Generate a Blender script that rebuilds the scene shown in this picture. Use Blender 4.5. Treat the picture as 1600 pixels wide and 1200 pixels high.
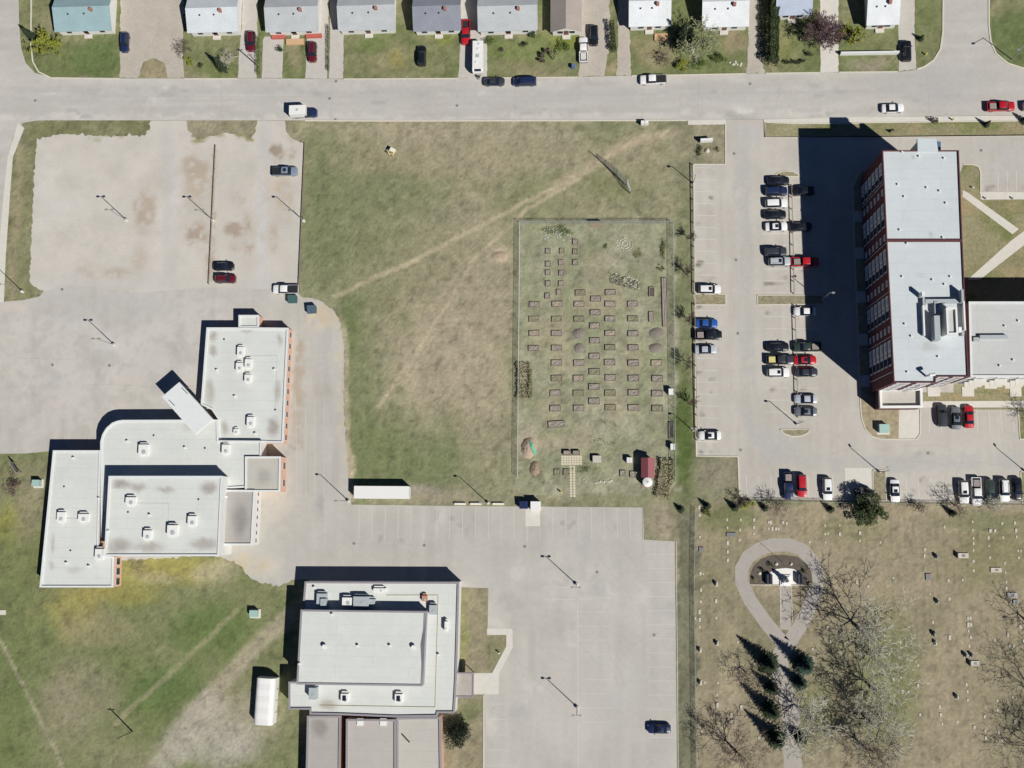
import bpy, math, random
import numpy as np
from mathutils import Vector, Matrix, Euler
from mathutils.geometry import delaunay_2d_cdt, tessellate_polygon
random.seed(7)
rng = np.random.default_rng(7)
R_ = random.uniform
scene = bpy.context.scene
for o in list(bpy.data.objects): bpy.data.objects.remove(o)

# ------------------------------------------------------------------ camera
# the photograph is a drone picture, nearly straight down; verticals converge at the nadir pixel
F, H = 1615.0, 218.0
NAD = (930.0, 800.0)
zc = -Vector(((NAD[0]-800)/F, (600-NAD[1])/F, -1)).normalized()
yv = Vector(((905-800)/F, (600+11500)/F, -1)).normalized()
yc = (yv - zc*yv.dot(zc)).normalized()
xc = yc.cross(zc)
RM = Matrix((xc, yc, zc))                    # camera -> world
def ray(px, py): return RM @ Vector(((px-800)/F, (600-py)/F, -1))
def W(px, py, z=0.0):
    d = ray(px, py); t = (H-z)/(-d.z)
    return Vector((d.x*t, d.y*t, z))
cam = bpy.data.cameras.new('camera'); co = bpy.data.objects.new('camera', cam)
scene.collection.objects.link(co); scene.camera = co
cam.sensor_width = 36; cam.lens = 36*F/1600; cam.clip_end = 6000; cam.clip_start = 1
co.matrix_world = Matrix.Translation((0, 0, H)) @ RM.to_4x4()

# ------------------------------------------------------------------ sky, sun, exposure
shd = (W(1248, 202)-W(1346, 280))/17.0       # ground shadow per metre of height
sdir = Vector((shd.x, shd.y, -1)).normalized()
elev = math.asin(-sdir.z); azim = math.atan2(-sdir.x, -sdir.y)
world = bpy.data.worlds.new('World'); scene.world = world; world.use_nodes = True
wn = world.node_tree; wn.nodes.clear()
sky = wn.nodes.new('ShaderNodeTexSky'); sky.sky_type = 'NISHITA'; sky.air_density = 0.55; sky.dust_density = 0.0; sky.ozone_density = 9.0; sky.altitude = 700; sky.sun_disc = False
sky.sun_elevation = elev; sky.sun_rotation = azim
bg = wn.nodes.new('ShaderNodeBackground'); bg.inputs[1].default_value = 0.05
wo = wn.nodes.new('ShaderNodeOutputWorld')
wn.links.new(sky.outputs[0], bg.inputs[0]); wn.links.new(bg.outputs[0], wo.inputs[0])
sl = bpy.data.lights.new('sun', 'SUN'); sl.energy = 5.0; sl.angle = math.radians(0.53); sl.color = (1, 0.965, 0.92)
so = bpy.data.objects.new('sun', sl); scene.collection.objects.link(so)
so.rotation_euler = sdir.to_track_quat('-Z', 'Y').to_euler(); so.location = (60, -60, 120)
vs = scene.view_settings
vs.view_transform = 'Standard'; vs.look = 'None'; vs.gamma = 1; vs.use_curve_mapping = False; vs.exposure = 0.19
scene.render.engine = 'CYCLES'

# ------------------------------------------------------------------ colour helpers
KC = (1.30, 1.30, 1.32)                      # how bright a horizontal albedo-1 surface shows, per channel
def lin1(c):
    c /= 255.0
    return c/12.92 if c <= 0.04045 else ((c+0.055)/1.055)**2.4
def alb(rgb): return tuple(min(0.86, lin1(c)/k) for c, k in zip(rgb, KC))
def alb_np(a):
    a = np.clip(a, 0, 255)/255.0
    l = np.where(a <= 0.04045, a/12.92, ((a+0.055)/1.055)**2.4)
    return np.clip(l/np.array(KC), 0, 0.86)

MATS = {}
def mat(name, rgb, rough=0.8, var=0.12, scale=3.0, metal=0.0, coat=0.0, bump=0.0, attr=False, scale2=None, spec=0.5):
    if name in MATS: return MATS[name]
    m = bpy.data.materials.new(name); m.use_nodes = True; MATS[name] = m
    nt = m.node_tree; b = nt.nodes['Principled BSDF']
    b.inputs['Roughness'].default_value = rough; b.inputs['Metallic'].default_value = metal
    b.inputs['Coat Weight'].default_value = coat; b.inputs['Specular IOR Level'].default_value = spec
    a = alb(rgb)
    if var <= 0 and not attr:
        b.inputs['Base Color'].default_value = (*a, 1); return m
    tc = nt.nodes.new('ShaderNodeTexCoord')
    geo = nt.nodes.new('ShaderNodeNewGeometry')
    n1 = nt.nodes.new('ShaderNodeTexNoise'); n1.inputs['Scale'].default_value = scale; n1.inputs['Detail'].default_value = 6; n1.inputs['Roughness'].default_value = 0.65
    nt.links.new(geo.outputs['Position'], n1.inputs['Vector'])
    mr = nt.nodes.new('ShaderNodeMapRange'); mr.inputs[1].default_value = 0.28; mr.inputs[2].default_value = 0.72
    mr.inputs[3].default_value = 1-var; mr.inputs[4].default_value = 1+var
    nt.links.new(n1.outputs[0], mr.inputs[0])
    fac = mr.outputs[0]
    if scale2:
        n2 = nt.nodes.new('ShaderNodeTexNoise'); n2.inputs['Scale'].default_value = scale2; n2.inputs['Detail'].default_value = 3
        nt.links.new(geo.outputs['Position'], n2.inputs['Vector'])
        m2 = nt.nodes.new('ShaderNodeMapRange'); m2.inputs[1].default_value = 0.3; m2.inputs[2].default_value = 0.7
        m2.inputs[3].default_value = 1-var*0.7; m2.inputs[4].default_value = 1+var*0.7
        nt.links.new(n2.outputs[0], m2.inputs[0])
        mm = nt.nodes.new('ShaderNodeMath'); mm.operation = 'MULTIPLY'
        nt.links.new(fac, mm.inputs[0]); nt.links.new(m2.outputs[0], mm.inputs[1]); fac = mm.outputs[0]
    vm = nt.nodes.new('ShaderNodeVectorMath'); vm.operation = 'SCALE'
    if attr:
        at = nt.nodes.new('ShaderNodeAttribute'); at.attribute_name = 'Col'
        nt.links.new(at.outputs['Color'], vm.inputs[0])
    else:
        vm.inputs[0].default_value = a
    nt.links.new(fac, vm.inputs['Scale'])
    nt.links.new(vm.outputs[0], b.inputs['Base Color'])
    if bump > 0:
        bp = nt.nodes.new('ShaderNodeBump'); bp.inputs['Strength'].default_value = 0.6; bp.inputs['Distance'].default_value = bump
        nt.links.new(n1.outputs[0], bp.inputs['Height']); nt.links.new(bp.outputs[0], b.inputs['Normal'])
    return m

def glass():
    m = mat('window_glass', (38, 46, 58), rough=0.08, var=0, spec=0.6); return m

# ------------------------------------------------------------------ mesh helpers
class MB:
    def __init__(s): s.v = []; s.f = []
    def add(s, vs, fs):
        n = len(s.v); s.v += [tuple(p) for p in vs]; s.f += [tuple(i+n for i in f) for f in fs]; return s
    def box(s, x0, x1, y0, y1, z0, z1):
        return s.add([(x0,y0,z0),(x1,y0,z0),(x1,y1,z0),(x0,y1,z0),(x0,y0,z1),(x1,y0,z1),(x1,y1,z1),(x0,y1,z1)],
                     [(0,3,2,1),(4,5,6,7),(0,1,5,4),(1,2,6,5),(2,3,7,6),(3,0,4,7)])
    def obox(s, a, b, w, z0, z1):            # box along the ground segment a-b, width w
        a = Vector((a[0], a[1])); b = Vector((b[0], b[1])); d = (b-a).normalized(); n = Vector((-d.y, d.x))*w/2
        c = [a-n, b-n, b+n, a+n]
        return s.add([(p.x,p.y,z0) for p in c]+[(p.x,p.y,z1) for p in c],
                     [(0,3,2,1),(4,5,6,7),(0,1,5,4),(1,2,6,5),(2,3,7,6),(3,0,4,7)])
    def prism(s, poly, z0, z1, top=True, bottom=False):
        poly = ccw(poly); n = len(poly)
        vs = [(p[0],p[1],z0) for p in poly]+[(p[0],p[1],z1) for p in poly]
        fs = [(i,(i+1)%n,(i+1)%n+n,i+n) for i in range(n)]
        if top: fs.append(tuple(range(n, 2*n)))
        if bottom: fs.append(tuple(reversed(range(n))))
        return s.add(vs, fs)
    def ring(s, outer, inner, z0, z1):       # parapet / frame between two outlines
        o = ccw(outer); i_ = ccw(inner); n = len(o)
        vs = [(p[0],p[1],z0) for p in o]+[(p[0],p[1],z1) for p in o]+[(p[0],p[1],z0) for p in i_]+[(p[0],p[1],z1) for p in i_]
        fs = []
        for k in range(n):
            j = (k+1)%n
            fs += [(k,j,j+n,k+n), (k+n,j+n,j+3*n,k+3*n), (j+2*n,k+2*n,k+3*n,j+3*n), (k,k+2*n,j+2*n,j)]
        return s.add(vs, fs)
    def tube(s, p0, p1, r0, r1, n=6, cap=True):
        p0 = Vector(p0); p1 = Vector(p1); d = (p1-p0)
        if d.length < 1e-6: return s
        d.normalize(); u = d.orthogonal().normalized(); w = d.cross(u)
        vs = []
        for p, r in ((p0, r0), (p1, r1)):
            for k in range(n):
                a = 2*math.pi*k/n; q = p+u*(math.cos(a)*r)+w*(math.sin(a)*r); vs.append(tuple(q))
        fs = [(k,(k+1)%n,(k+1)%n+n,k+n) for k in range(n)]
        if cap: fs += [tuple(reversed(range(n))), tuple(range(n, 2*n))]
        return s.add(vs, fs)
    def lathe(s, c, prof, n=16):             # prof: (radius, z)
        vs = []; fs = []
        for r, z in prof:
            for k in range(n):
                a = 2*math.pi*k/n; vs.append((c[0]+r*math.cos(a), c[1]+r*math.sin(a), z))
        for j in range(len(prof)-1):
            for k in range(n):
                k2 = (k+1)%n; fs.append((j*n+k, j*n+k2, (j+1)*n+k2, (j+1)*n+k))
        fs.append(tuple(reversed(range(n)))); fs.append(tuple(range((len(prof)-1)*n, len(prof)*n)))
        return s.add(vs, fs)
def ccw(poly):
    a = sum(poly[i][0]*poly[(i+1)%len(poly)][1]-poly[(i+1)%len(poly)][0]*poly[i][1] for i in range(len(poly)))
    poly = [Vector((p[0], p[1])) for p in poly]
    return poly if a > 0 else poly[::-1]
def inset(poly, d):
    poly = ccw(poly); n = len(poly); out = []
    for i in range(n):
        a, b, c = poly[i-1], poly[i], poly[(i+1)%n]
        d1 = (b-a).normalized(); d2 = (c-b).normalized()
        n1 = Vector((-d1.y, d1.x)); n2 = Vector((-d2.y, d2.x)); m = n1+n2
        k = d/max(0.25, (1+n1.dot(n2))); out.append(b+m*k)
    return out
COL = scene.collection
def mk(name, mb, m, parent=None, smooth=False, origin=None):
    if isinstance(mb, MB):
        v = mb.v
        me = bpy.data.meshes.new(name)
        if parent is not None and origin is None: origin = ORG.get(parent.name, Vector((0,0,0)))
        if origin is not None and (origin[0] or origin[1] or origin[2]): v = [(p[0]-origin[0], p[1]-origin[1], p[2]-origin[2]) for p in v]
        me.from_pydata(v, [], mb.f); me.update()
        if smooth: me.shade_smooth()
        if m is not None: me.materials.append(m)
    else: me = mb
    o = bpy.data.objects.new(name, me); COL.objects.link(o)
    if parent is not None:
        o.parent = parent; ORG[o.name] = origin if origin is not None else Vector((0,0,0))
    elif origin is not None: o.location = origin
    return o
ORG = {}
LABELS = {}
def tag(o, label, cat, group=None):
    o['label'] = label; o['category'] = cat
    if group: o['group'] = group
    return o
def struct(o): o['kind'] = 'structure'; return o
def thing(name, label, cat, loc, rz=0.0, group=None):
    o = bpy.data.objects.new(name, None); COL.objects.link(o); o.empty_display_size = 0.3
    o.location = loc; o.rotation_euler = (0, 0, rz); ORG[o.name] = Vector(loc) if rz == 0 else Vector((0,0,0))
    return tag(o, label, cat, group)
def inst(name, me, parent, loc=(0,0,0), rot=(0,0,0), m=None):
    o = bpy.data.objects.new(name, me); COL.objects.link(o); o.parent = parent; o.location = loc; o.rotation_euler = rot
    if m is not None:
        o.material_slots[0].link = 'OBJECT'; o.material_slots[0].material = m
    ORG[o.name] = Vector((0,0,0))
    return o
def tomesh(name, mb, m, smooth=False):
    me = bpy.data.meshes.new(name); me.from_pydata(mb.v, [], mb.f); me.update()
    if smooth: me.shade_smooth()
    me.materials.append(m); return me

# ------------------------------------------------------------------ noise on arrays
def vnoise(x, y, seed=0):
    xi = np.floor(x).astype(np.int64); yi = np.floor(y).astype(np.int64); fx = x-xi; fy = y-yi
    fx = fx*fx*(3-2*fx); fy = fy*fy*(3-2*fy)
    def h(a, b):
        n = (a*374761393+b*668265263+seed*1442695041) & 0x7fffffff
        n = ((n ^ (n >> 13))*1274126177) & 0x7fffffff
        return ((n ^ (n >> 16)) & 0xffff)/65535.0
    return (h(xi,yi)*(1-fx)+h(xi+1,yi)*fx)*(1-fy)+(h(xi,yi+1)*(1-fx)+h(xi+1,yi+1)*fx)*fy
def fbm(x, y, s, seed=0, o=4):
    r = 0; a = 0.5; t = 0
    for k in range(o): r = r+a*vnoise(x/s, y/s, seed+k*17); t += a; a *= 0.55; s /= 2.1
    return r/t
def to_px(X, Y):
    D = np.stack([X, Y, np.full_like(X, -H)], -1)@np.array(RM)       # world->camera: R^T d
    return 800+F*D[..., 0]/-D[..., 2], 600-F*D[..., 1]/-D[..., 2]
def sstep(a, b, x): t = np.clip((x-a)/(b-a), 0, 1); return t*t*(3-2*t)
def blob(px, py, cx, cy, rx, ry, ang=0, soft=0.6):
    c, s = math.cos(math.radians(ang)), math.sin(math.radians(ang))
    u = ((px-cx)*c+(py-cy)*s)/rx; v = (-(px-cx)*s+(py-cy)*c)/ry
    return 1-sstep(1-soft, 1+soft*0.6, np.sqrt(u*u+v*v))
def pline(px, py, pts, w, soft=0.5):
    d = np.full_like(px, 1e9)
    for (x0,y0),(x1,y1) in zip(pts[:-1], pts[1:]):
        dx, dy = x1-x0, y1-y0; t = np.clip(((px-x0)*dx+(py-y0)*dy)/(dx*dx+dy*dy), 0, 1)
        d = np.minimum(d, np.hypot(px-x0-t*dx, py-y0-t*dy))
    return 1-sstep(w*(1-soft), w*(1+soft), d)
def inpoly(px, py, poly):
    r = np.zeros(px.shape, bool); n = len(poly)
    for i in range(n):
        x0,y0 = poly[i]; x1,y1 = poly[(i+1)%n]
        if y0 == y1: continue
        c = ((y0 > py) != (y1 > py)) & (px < (x1-x0)*(py-y0)/(y1-y0)+x0); r ^= c
    return r
def mixc(C, w, rgb): return C*(1-w[..., None])+np.array(rgb, float)*w[..., None]

# ------------------------------------------------------------------ ground colours (grass, worn earth), pixel coordinates of the photograph
GARDEN = [(810,345),(1052,345),(1060,770),(806,770)]
def ground_colour(X, Y):
    px, py = to_px(X, Y)
    n1 = fbm(X, Y, 14, 3); n2 = fbm(X, Y, 4.5, 11); n3 = fbm(X, Y, 1.6, 23, 3); n4 = rng.random(X.shape)
    qx = px+(n2-0.5)*5; qy = py+(fbm(X, Y, 3, 43)-0.5)*5
    px = px+(n2-0.5)*26; py = py+(fbm(X, Y, 4.5, 41)-0.5)*26
    speck = np.clip((fbm(X, Y, 1.0, 71, 2)-.62)*5, 0, 1)
    def g(w): return np.clip(w+(n2-0.5)*0.9*(w > 0.02)*(w < 0.98), 0, 1)
    tan = np.array((153,143,115.)); grn = np.array((124,127,88.))
    t = np.clip((n1-0.5)*1.6+0.5+(n3-0.5)*0.5, 0, 1)
    C = grn+(tan-grn)*t[..., None]
    # central field
    for b, c, k in [((500,330,38,170),(112,120,76),.75),((600,285,120,60),(114,120,80),.55),((570,390,100,60),(112,119,76),.6),((600,455,80,20,-15),(104,115,68),.5),
                    ((620,700,110,75),(100,114,64),.75),((556,600,38,200),(110,119,74),.65),((545,520,12,60),(96,112,60),.7),((730,690,90,60),(112,120,78),.6),
                    ((700,530,90,150,20),(160,147,118),.9),((760,560,45,190),(158,146,117),.8),((700,250,170,32),(150,140,108),.8),((760,420,60,80),(148,139,109),.7),
                    ((880,240,120,30),(146,138,106),.6),((830,310,110,40),(128,128,88),.6),((650,420,110,60,-25),(140,134,100),.6),
                    ((960,290,60,30),(118,122,76),.7),((1000,250,40,50),(148,138,108),.5),((620,200,150,10),(155,145,112),.6),
                    ((680,780,70,12),(150,138,112),.7),((660,768,40,10),(140,130,115),.7)]:
        C = mixc(C, k*g(blob(px, py, *b)), c)
    for p, w, c, k in [([(1060,205),(1000,215),(930,255),(870,290),(790,332),(640,410),(520,465)], 3.6, (174,160,126), .75),
                       ([(905,278),(820,330),(745,400),(690,490),(645,560),(590,635)], 3.4, (174,159,128), .8),
                       ([(1050,208),(985,222),(930,256),(870,290)], 9, (170,154,124), .6)]:
        C = mixc(C, k*pline(qx, qy, p, w), c)
    C = mixc(C, .8*blob(px, py, 780, 398, 16, 16), (176,160,128))
    # community garden
    G = inpoly(px, py, GARDEN)*1.0
    gc = np.array((148,145,116.))+(np.array((132,136,100.))-np.array((148,145,116.)))*np.clip((n2-.3)*2.2, 0, 1)[..., None]
    gc = gc+((n3-0.5)*18)[..., None]
    C = C*(1-G[..., None])+gc*G[..., None]
    for x, y in [(850,520),(880,520),(860,640),(920,470),(905,690),(990,560),(935,420),(875,560),(955,470),(960,640)]:
        C = mixc(C, .55*g(blob(px, py, x, y, 22, 26)), (160,148,116))
    C = mixc(C, .8*g(blob(px, py, 850, 690, 50, 14)), (160,148,118))
    C = mixc(C, .7*blob(px, py, 825, 690, 14, 24), (176,156,134))
    # green strip by the fence
    C = mixc(C, .7*g(blob(px, py, 1068, 450, 17, 180)), (118,126,82)); C = mixc(C, .9*g(blob(px, py, 1068, 680, 18, 110)), (84,104,44))
    C = mixc(C, .8*g(blob(px, py, 1120, 745, 34, 32)), (142,134,108))
    C = mixc(C, .8*blob(px, py, 1030, 812, 26, 30), (160,146,120))
    # cemetery
    ce = ((px > 1086) & (py > 786))*1.0
    streak = np.sin(X*4.1+n1*3)*0.5+0.5
    cc = np.array((160,146,116.))+(np.array((136,131,98.))-np.array((160,146,116.)))*np.clip((n1-.38)*2.2+(n3-.5)*.6, 0, 1)[..., None]-(streak*7)[..., None]
    C = C*(1-ce[..., None])+cc*ce[..., None]
    for b, c, k in [((1140,810,50,22),(112,120,70),.8),((1330,830,60,20),(130,128,86),.6),((1560,860,70,60),(132,128,84),.6),((1390,1060,50,110),(118,122,72),.75),
                    ((1270,1120,40,60),(122,124,78),.6),((1140,1050,20,140),(168,152,122),.5),((1540,815,80,14),(118,122,84),.6),((1140,880,40,60),(140,134,98),.5)]:
        C = mixc(C, ce*k*g(blob(px, py, *b)), c)
    st = ((px > 1056) & (px <= 1086) & (py > 800))*1.0
    C = C*(1-st[..., None])+(np.array((120,119,92.))+((n2-.5)*34)[..., None])*st[..., None]
    C = mixc(C, .8*pline(qx, qy, [(528,500),(540,540),(540,640),(545,720),(552,780)], 4.5), (168,154,124)); C = mixc(C, .8*blob(px, py, 546, 725, 9, 30), (186,168,138))
    hl = inpoly(px, py, [(700,905),(775,905),(800,990),(775,1050),(760,1240),(670,1240)])*1.0
    C = mixc(C, hl*.9, (148,138,106)); C = mixc(C, hl*.8*blob(px, py, 722, 985, 9, 70), (138,138,80)); C = mixc(C, hl*.7*blob(px, py, 775, 1020, 20, 30), (132,132,88)); C = mixc(C, hl*.8*blob(px, py, 730, 1110, 20, 20), (118,126,78))
    # school lawn
    sw = ((px < 470) & (py > 700))*1.0
    sc = np.array((108,117,70.))+(np.array((136,131,98.))-np.array((108,117,70.)))*np.clip((n1-.35)*2.0, 0, 1)[..., None]
    C = C*(1-sw[..., None])+sc*sw[..., None]
    for b, c, k in [((110,955,50,40),(142,136,74),.8),((265,885,100,28),(150,140,68),.85),((180,925,80,25),(146,138,66),.7),((14,815,24,34),(140,140,60),.7),
                    ((330,985,70,50),(92,112,56),.85),((260,1075,60,45,-30),(92,112,58),.85),((20,1110,40,90),(100,115,62),.7),((30,880,40,60),(112,118,68),.6),
                    ((130,1080,60,60),(138,130,104),.6),((150,985,60,30),(146,136,100),.6),((45,790,20,60),(140,130,100),.5),((375,1120,75,50),(158,148,128),.7),((330,1165,90,40),(168,160,147),.75),
                    ((250,900,40,10),(160,148,130),.4),((340,890,40,20),(168,158,136),.6)]:
        C = mixc(C, sw*k*g(blob(px, py, *b)), c)
    for p, w, c, k in [([(-40,930),(0,1000),(40,1080),(85,1170),(110,1230)], 2.6, (160,150,124), .75), ([(370,955),(290,1030),(230,1085),(180,1130)], 4, (150,142,110), .6),
                       ([(460,955),(400,1010),(340,1075),(300,1115)], 13, (160,149,124), .8), ([(330,1100),(280,1150),(240,1230)], 22, (166,157,142), .7)]:
        C = mixc(C, k*pline(qx, qy, p, w), c)
    # left verge
    lv = inpoly(px, py, [(-50,190),(240,186),(240,216),(70,216),(52,470),(-50,475)])*1.0
    C = C*(1-lv[..., None]) + (np.array((128,128,88.))+((n2-.5)*44)[..., None])*lv[..., None]
    C = mixc(C, .6*pline(px, py, [(34,230),(18,470)], 7), (160,142,112))
    # street-side yards
    yd = (py < 124)*1.0
    yc_ = np.array((112,122,72.))+(np.array((146,138,104.))-np.array((112,122,72.)))*np.clip((n1-.42)*2.6+(n3-.5)*.7, 0, 1)[..., None]
    C = C*(1-yd[..., None])+yc_*yd[..., None]
    for b, c, k in [((238,108,26,16),(158,142,110),.9),((340,108,40,14),(110,122,66),.8),((150,95,40,30),(96,116,62),.7),((600,90,50,22),(142,136,94),.6),((620,95,14,14),(150,140,70),.6),((690,62,20,14),(128,134,60),.8),
                    ((580,70,30,20),(104,122,62),.8),((830,75,60,20),(112,128,62),.7),((880,62,30,14),(126,134,52),.9),((800,105,60,14),(136,132,92),.6),((1020,80,40,30),(156,142,106),.8),((1145,65,25,25),(158,140,108),.8),
                    ((1230,70,20,30),(128,134,72),.7),((1355,97,45,12),(158,146,122),.8),((1355,62,40,16),(128,130,84),.7),((1450,70,20,30),(134,134,90),.6),((1580,60,40,50),(96,114,62),.8),((460,90,12,30),(156,140,110),.7),((955,102,8,16),(160,146,108),.9)]:
        C = mixc(C, yd*k*g(blob(px, py, *b)), c)
    # east lawns
    el = ((px > 1300) & (py > 186) & (py < 480))*1.0
    C = mixc(C, el*.7, (140,134,100)); C = mixc(C, el*.7*g(blob(px, py, 1530, 385, 16, 40)), (110,122,64)); C = mixc(C, el*.5*g(blob(px, py, 1540, 330, 20, 30)), (168,150,112))
    lum = (C@np.array((.3,.59,.11)))[..., None]; sat = np.where((px > 470) & (py > 187) | (ce > 0), .76, .80)[..., None]; C = lum+(C-lum)*sat
    gn = np.clip((C[..., 1]-C[..., 0])/14, 0, 1)[..., None]; fm = ((px > 470) & (px < 1056) & (py > 187) & (py < 790))[..., None]*1.0; C = C*(1.04+.045*fm+.03*gn*fm+.05*sw[..., None])
    C = C*(1-.14*speck[..., None])
    C = C*(1+((n3-0.5)*0.20+(n4-0.5)*0.10))[..., None]
    return alb_np(C)
def set_col(me, rgb):
    a = me.color_attributes.new('Col', 'FLOAT_COLOR', 'POINT')
    c = np.ones((len(rgb), 4), np.float32); c[:, :3] = rgb; a.data.foreach_set('color', c.ravel())

gx = np.concatenate([[-3000,-1500,-700,-350,-220], np.arange(-160, 140.01, 0.55), [200,350,700,1500,3000]])
gy = np.concatenate([[-3000,-1500,-700,-350,-180,-110], np.arange(-75, 130.01, 0.55), [180,350,700,1500,3000]])
GX, GY = np.meshgrid(gx, gy)
nx, ny = len(gx), len(gy)
gv = np.stack([GX.ravel(), GY.ravel(), np.zeros(nx*ny)], -1)
ii = (np.arange(ny-1)[:, None]*nx+np.arange(nx-1)[None]).ravel()
gf = np.stack([ii, ii+1, ii+nx+1, ii+nx], -1)
me = bpy.data.meshes.new('ground')
me.vertices.add(len(gv)); me.vertices.foreach_set('co', gv.ravel())
me.loops.add(gf.size); me.loops.foreach_set('vertex_index', gf.ravel())
me.polygons.add(len(gf)); me.polygons.foreach_set('loop_start', np.arange(0, gf.size, 4)); me.polygons.foreach_set('loop_total', np.full(len(gf), 4))
me.update(); me.validate()
gcol = ground_colour(gv[:, 0], gv[:, 1])
edge = np.minimum(np.minimum(gv[:, 0]+160, 140-gv[:, 0]), np.minimum(gv[:, 1]+75, 130-gv[:, 1]))
fw = sstep(0, 9, edge)[:, None]; gcol = gcol*fw+alb_np(np.array((132,132,100.)))*(1-fw)      # open grassland beyond
set_col(me, gcol)
me.materials.append(mat('grass_ground', (120,120,80), rough=0.95, var=0.18, scale=1.6, scale2=6.0, attr=True, bump=0.1, spec=0.1))
g_ob = bpy.data.objects.new('ground', me); COL.objects.link(g_ob); struct(g_ob)

# ------------------------------------------------------------------ paved sheets
M_ASPH = mat('worn_asphalt', (190,187,181), rough=0.9, var=0.045, scale=1.1, scale2=0.12, attr=True, spec=0.2)
M_CONC = mat('pale_concrete', (214,210,200), rough=0.85, var=0.06, scale=0.8, scale2=4, spec=0.25)
M_KERB = mat('kerb_concrete', (214,208,192), rough=0.85, var=0.08, scale=2, spec=0.2)
def pave_colour(X, Y, base, feats, amp=7, an=None):
    px, py = to_px(X, Y)
    n1 = fbm(X, Y, 18, 5); n2 = fbm(X, Y, 4, 15); n3 = fbm(X, Y, 1.2, 29, 3)
    px = px+(n2-.5)*16; py = py+(fbm(X, Y, 4, 47)-.5)*16
    C = np.zeros(X.shape+(3,))+np.array(base, float)
    C = C+((n1-.5)*2.4*amp+(n2-.5)*1.6*amp+(n3-.5)*amp)[..., None]
    if an == 'h': C = C+((fbm(X/14, Y/.9, 1, 91)-.5)*22)[..., None]
    if an == 'v': C = C+((fbm(X/.9, Y/14, 1, 92)-.5)*16)[..., None]
    for kind, args, c, k in feats:
        w = blob(px, py, *args) if kind == 'b' else pline(px, py, *args)
        w = k*np.clip(w*1.7*np.clip(.15+(n2-.28)*2.2, 0, 1.3)*np.clip(.3+(n3-.36)*3.2, 0, 1.5), 0, 1)
        C = mixc(C, w, c)
    return alb_np(C)
def sheet(name, poly_px, z, m, base=None, feats=(), cell=None, amp=7, an=None):
    pts = [W(x, y, z) for x, y in poly_px]; P2 = ccw([(p.x, p.y) for p in pts])
    if base is None:
        mb = MB()
        tr = tessellate_polygon([[Vector((p.x, p.y, 0)) for p in P2]])
        mb.add([(p.x, p.y, z) for p in P2], [tuple(t) for t in tr])
        me = bpy.data.meshes.new(name); me.from_pydata(mb.v, [], mb.f); me.update()
        if len(me.polygons) and me.polygons[0].normal.z < 0: me.flip_normals()
    else:
        xs = [p.x for p in P2]; ys = [p.y for p in P2]
        gx = np.arange(min(xs)+cell*.5, max(xs), cell); gy = np.arange(min(ys)+cell*.5, max(ys), cell)
        A, B = np.meshgrid(gx, gy); A = A+(rng.random(A.shape)-.5)*cell*.3; B = B+(rng.random(A.shape)-.5)*cell*.3
        k = inpoly(A, B, [(p.x, p.y) for p in P2])
        vv = [Vector((p.x, p.y)) for p in P2]+[Vector((a, b)) for a, b in zip(A[k], B[k])]
        r = delaunay_2d_cdt(vv, [], [list(range(len(P2)))], 1, 1e-4)
        V2 = np.array([(v.x, v.y) for v in r[0]])
        me = bpy.data.meshes.new(name); me.from_pydata([(a, b, z) for a, b in V2], [], [tuple(f) for f in r[2]]); me.update()
        if len(me.polygons) and me.polygons[0].normal.z < 0: me.flip_normals()
        set_col(me, pave_colour(V2[:, 0], V2[:, 1], base, feats, amp, an))
    me.materials.append(m)
    o = bpy.data.objects.new(name, me); COL.objects.link(o); return struct(o)
def strip_pts(pts, w):
    pts = [Vector((p[0], p[1])) for p in pts]; L = []; Rr = []
    for i, p in enumerate(pts):
        d = Vector((0, 0))
        if i > 0: d += (p-pts[i-1]).normalized()
        if i < len(pts)-1: d += (pts[i+1]-p).normalized()
        d.normalize(); n = Vector((-d.y, d.x)); L.append(p+n*w/2); Rr.append(p-n*w/2)
    return L, Rr
def wall_strip(mb, pts, w, z0, z1, closed=False):
    if closed: pts = list(pts)+[pts[0]]
    L, Rr = strip_pts(pts, w); n = len(L)
    vs = [(p.x,p.y,z0) for p in L]+[(p.x,p.y,z0) for p in Rr]+[(p.x,p.y,z1) for p in L]+[(p.x,p.y,z1) for p in Rr]
    fs = []
    for i in range(n-1):
        fs += [(2*n+i, 3*n+i, 3*n+i+1, 2*n+i+1), (i, 2*n+i, 2*n+i+1, i+1), (n+i, n+i+1, 3*n+i+1, 3*n+i)]
    fs += [(0, n, 3*n, 2*n), (n-1, 3*n-1, 4*n-1, 2*n-1)]
    return mb.add(vs, fs)
def flat_strip(mb, pts, w, z):
    L, Rr = strip_pts(pts, w); n = len(L)
    return mb.add([(p.x,p.y,z) for p in L]+[(p.x,p.y,z) for p in Rr], [(i, n+i, n+i+1, i+1) for i in range(n-1)])
def kerb(pts_px, z0=0.0, h=0.13, w=0.22, closed=False):
    mb = MB(); wall_strip(mb, [W(x, y, h) for x, y in pts_px], w, z0, h, closed)
    return struct(mk('kerb', mb, M_KERB))
def arc(cx, cy, rx, ry, a0, a1, n=8):
    return [(cx+rx*math.cos(math.radians(a0+(a1-a0)*k/n)), cy-ry*math.sin(math.radians(a0+(a1-a0)*k/n))) for k in range(n+1)]
PV = (190,186,178)
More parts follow.
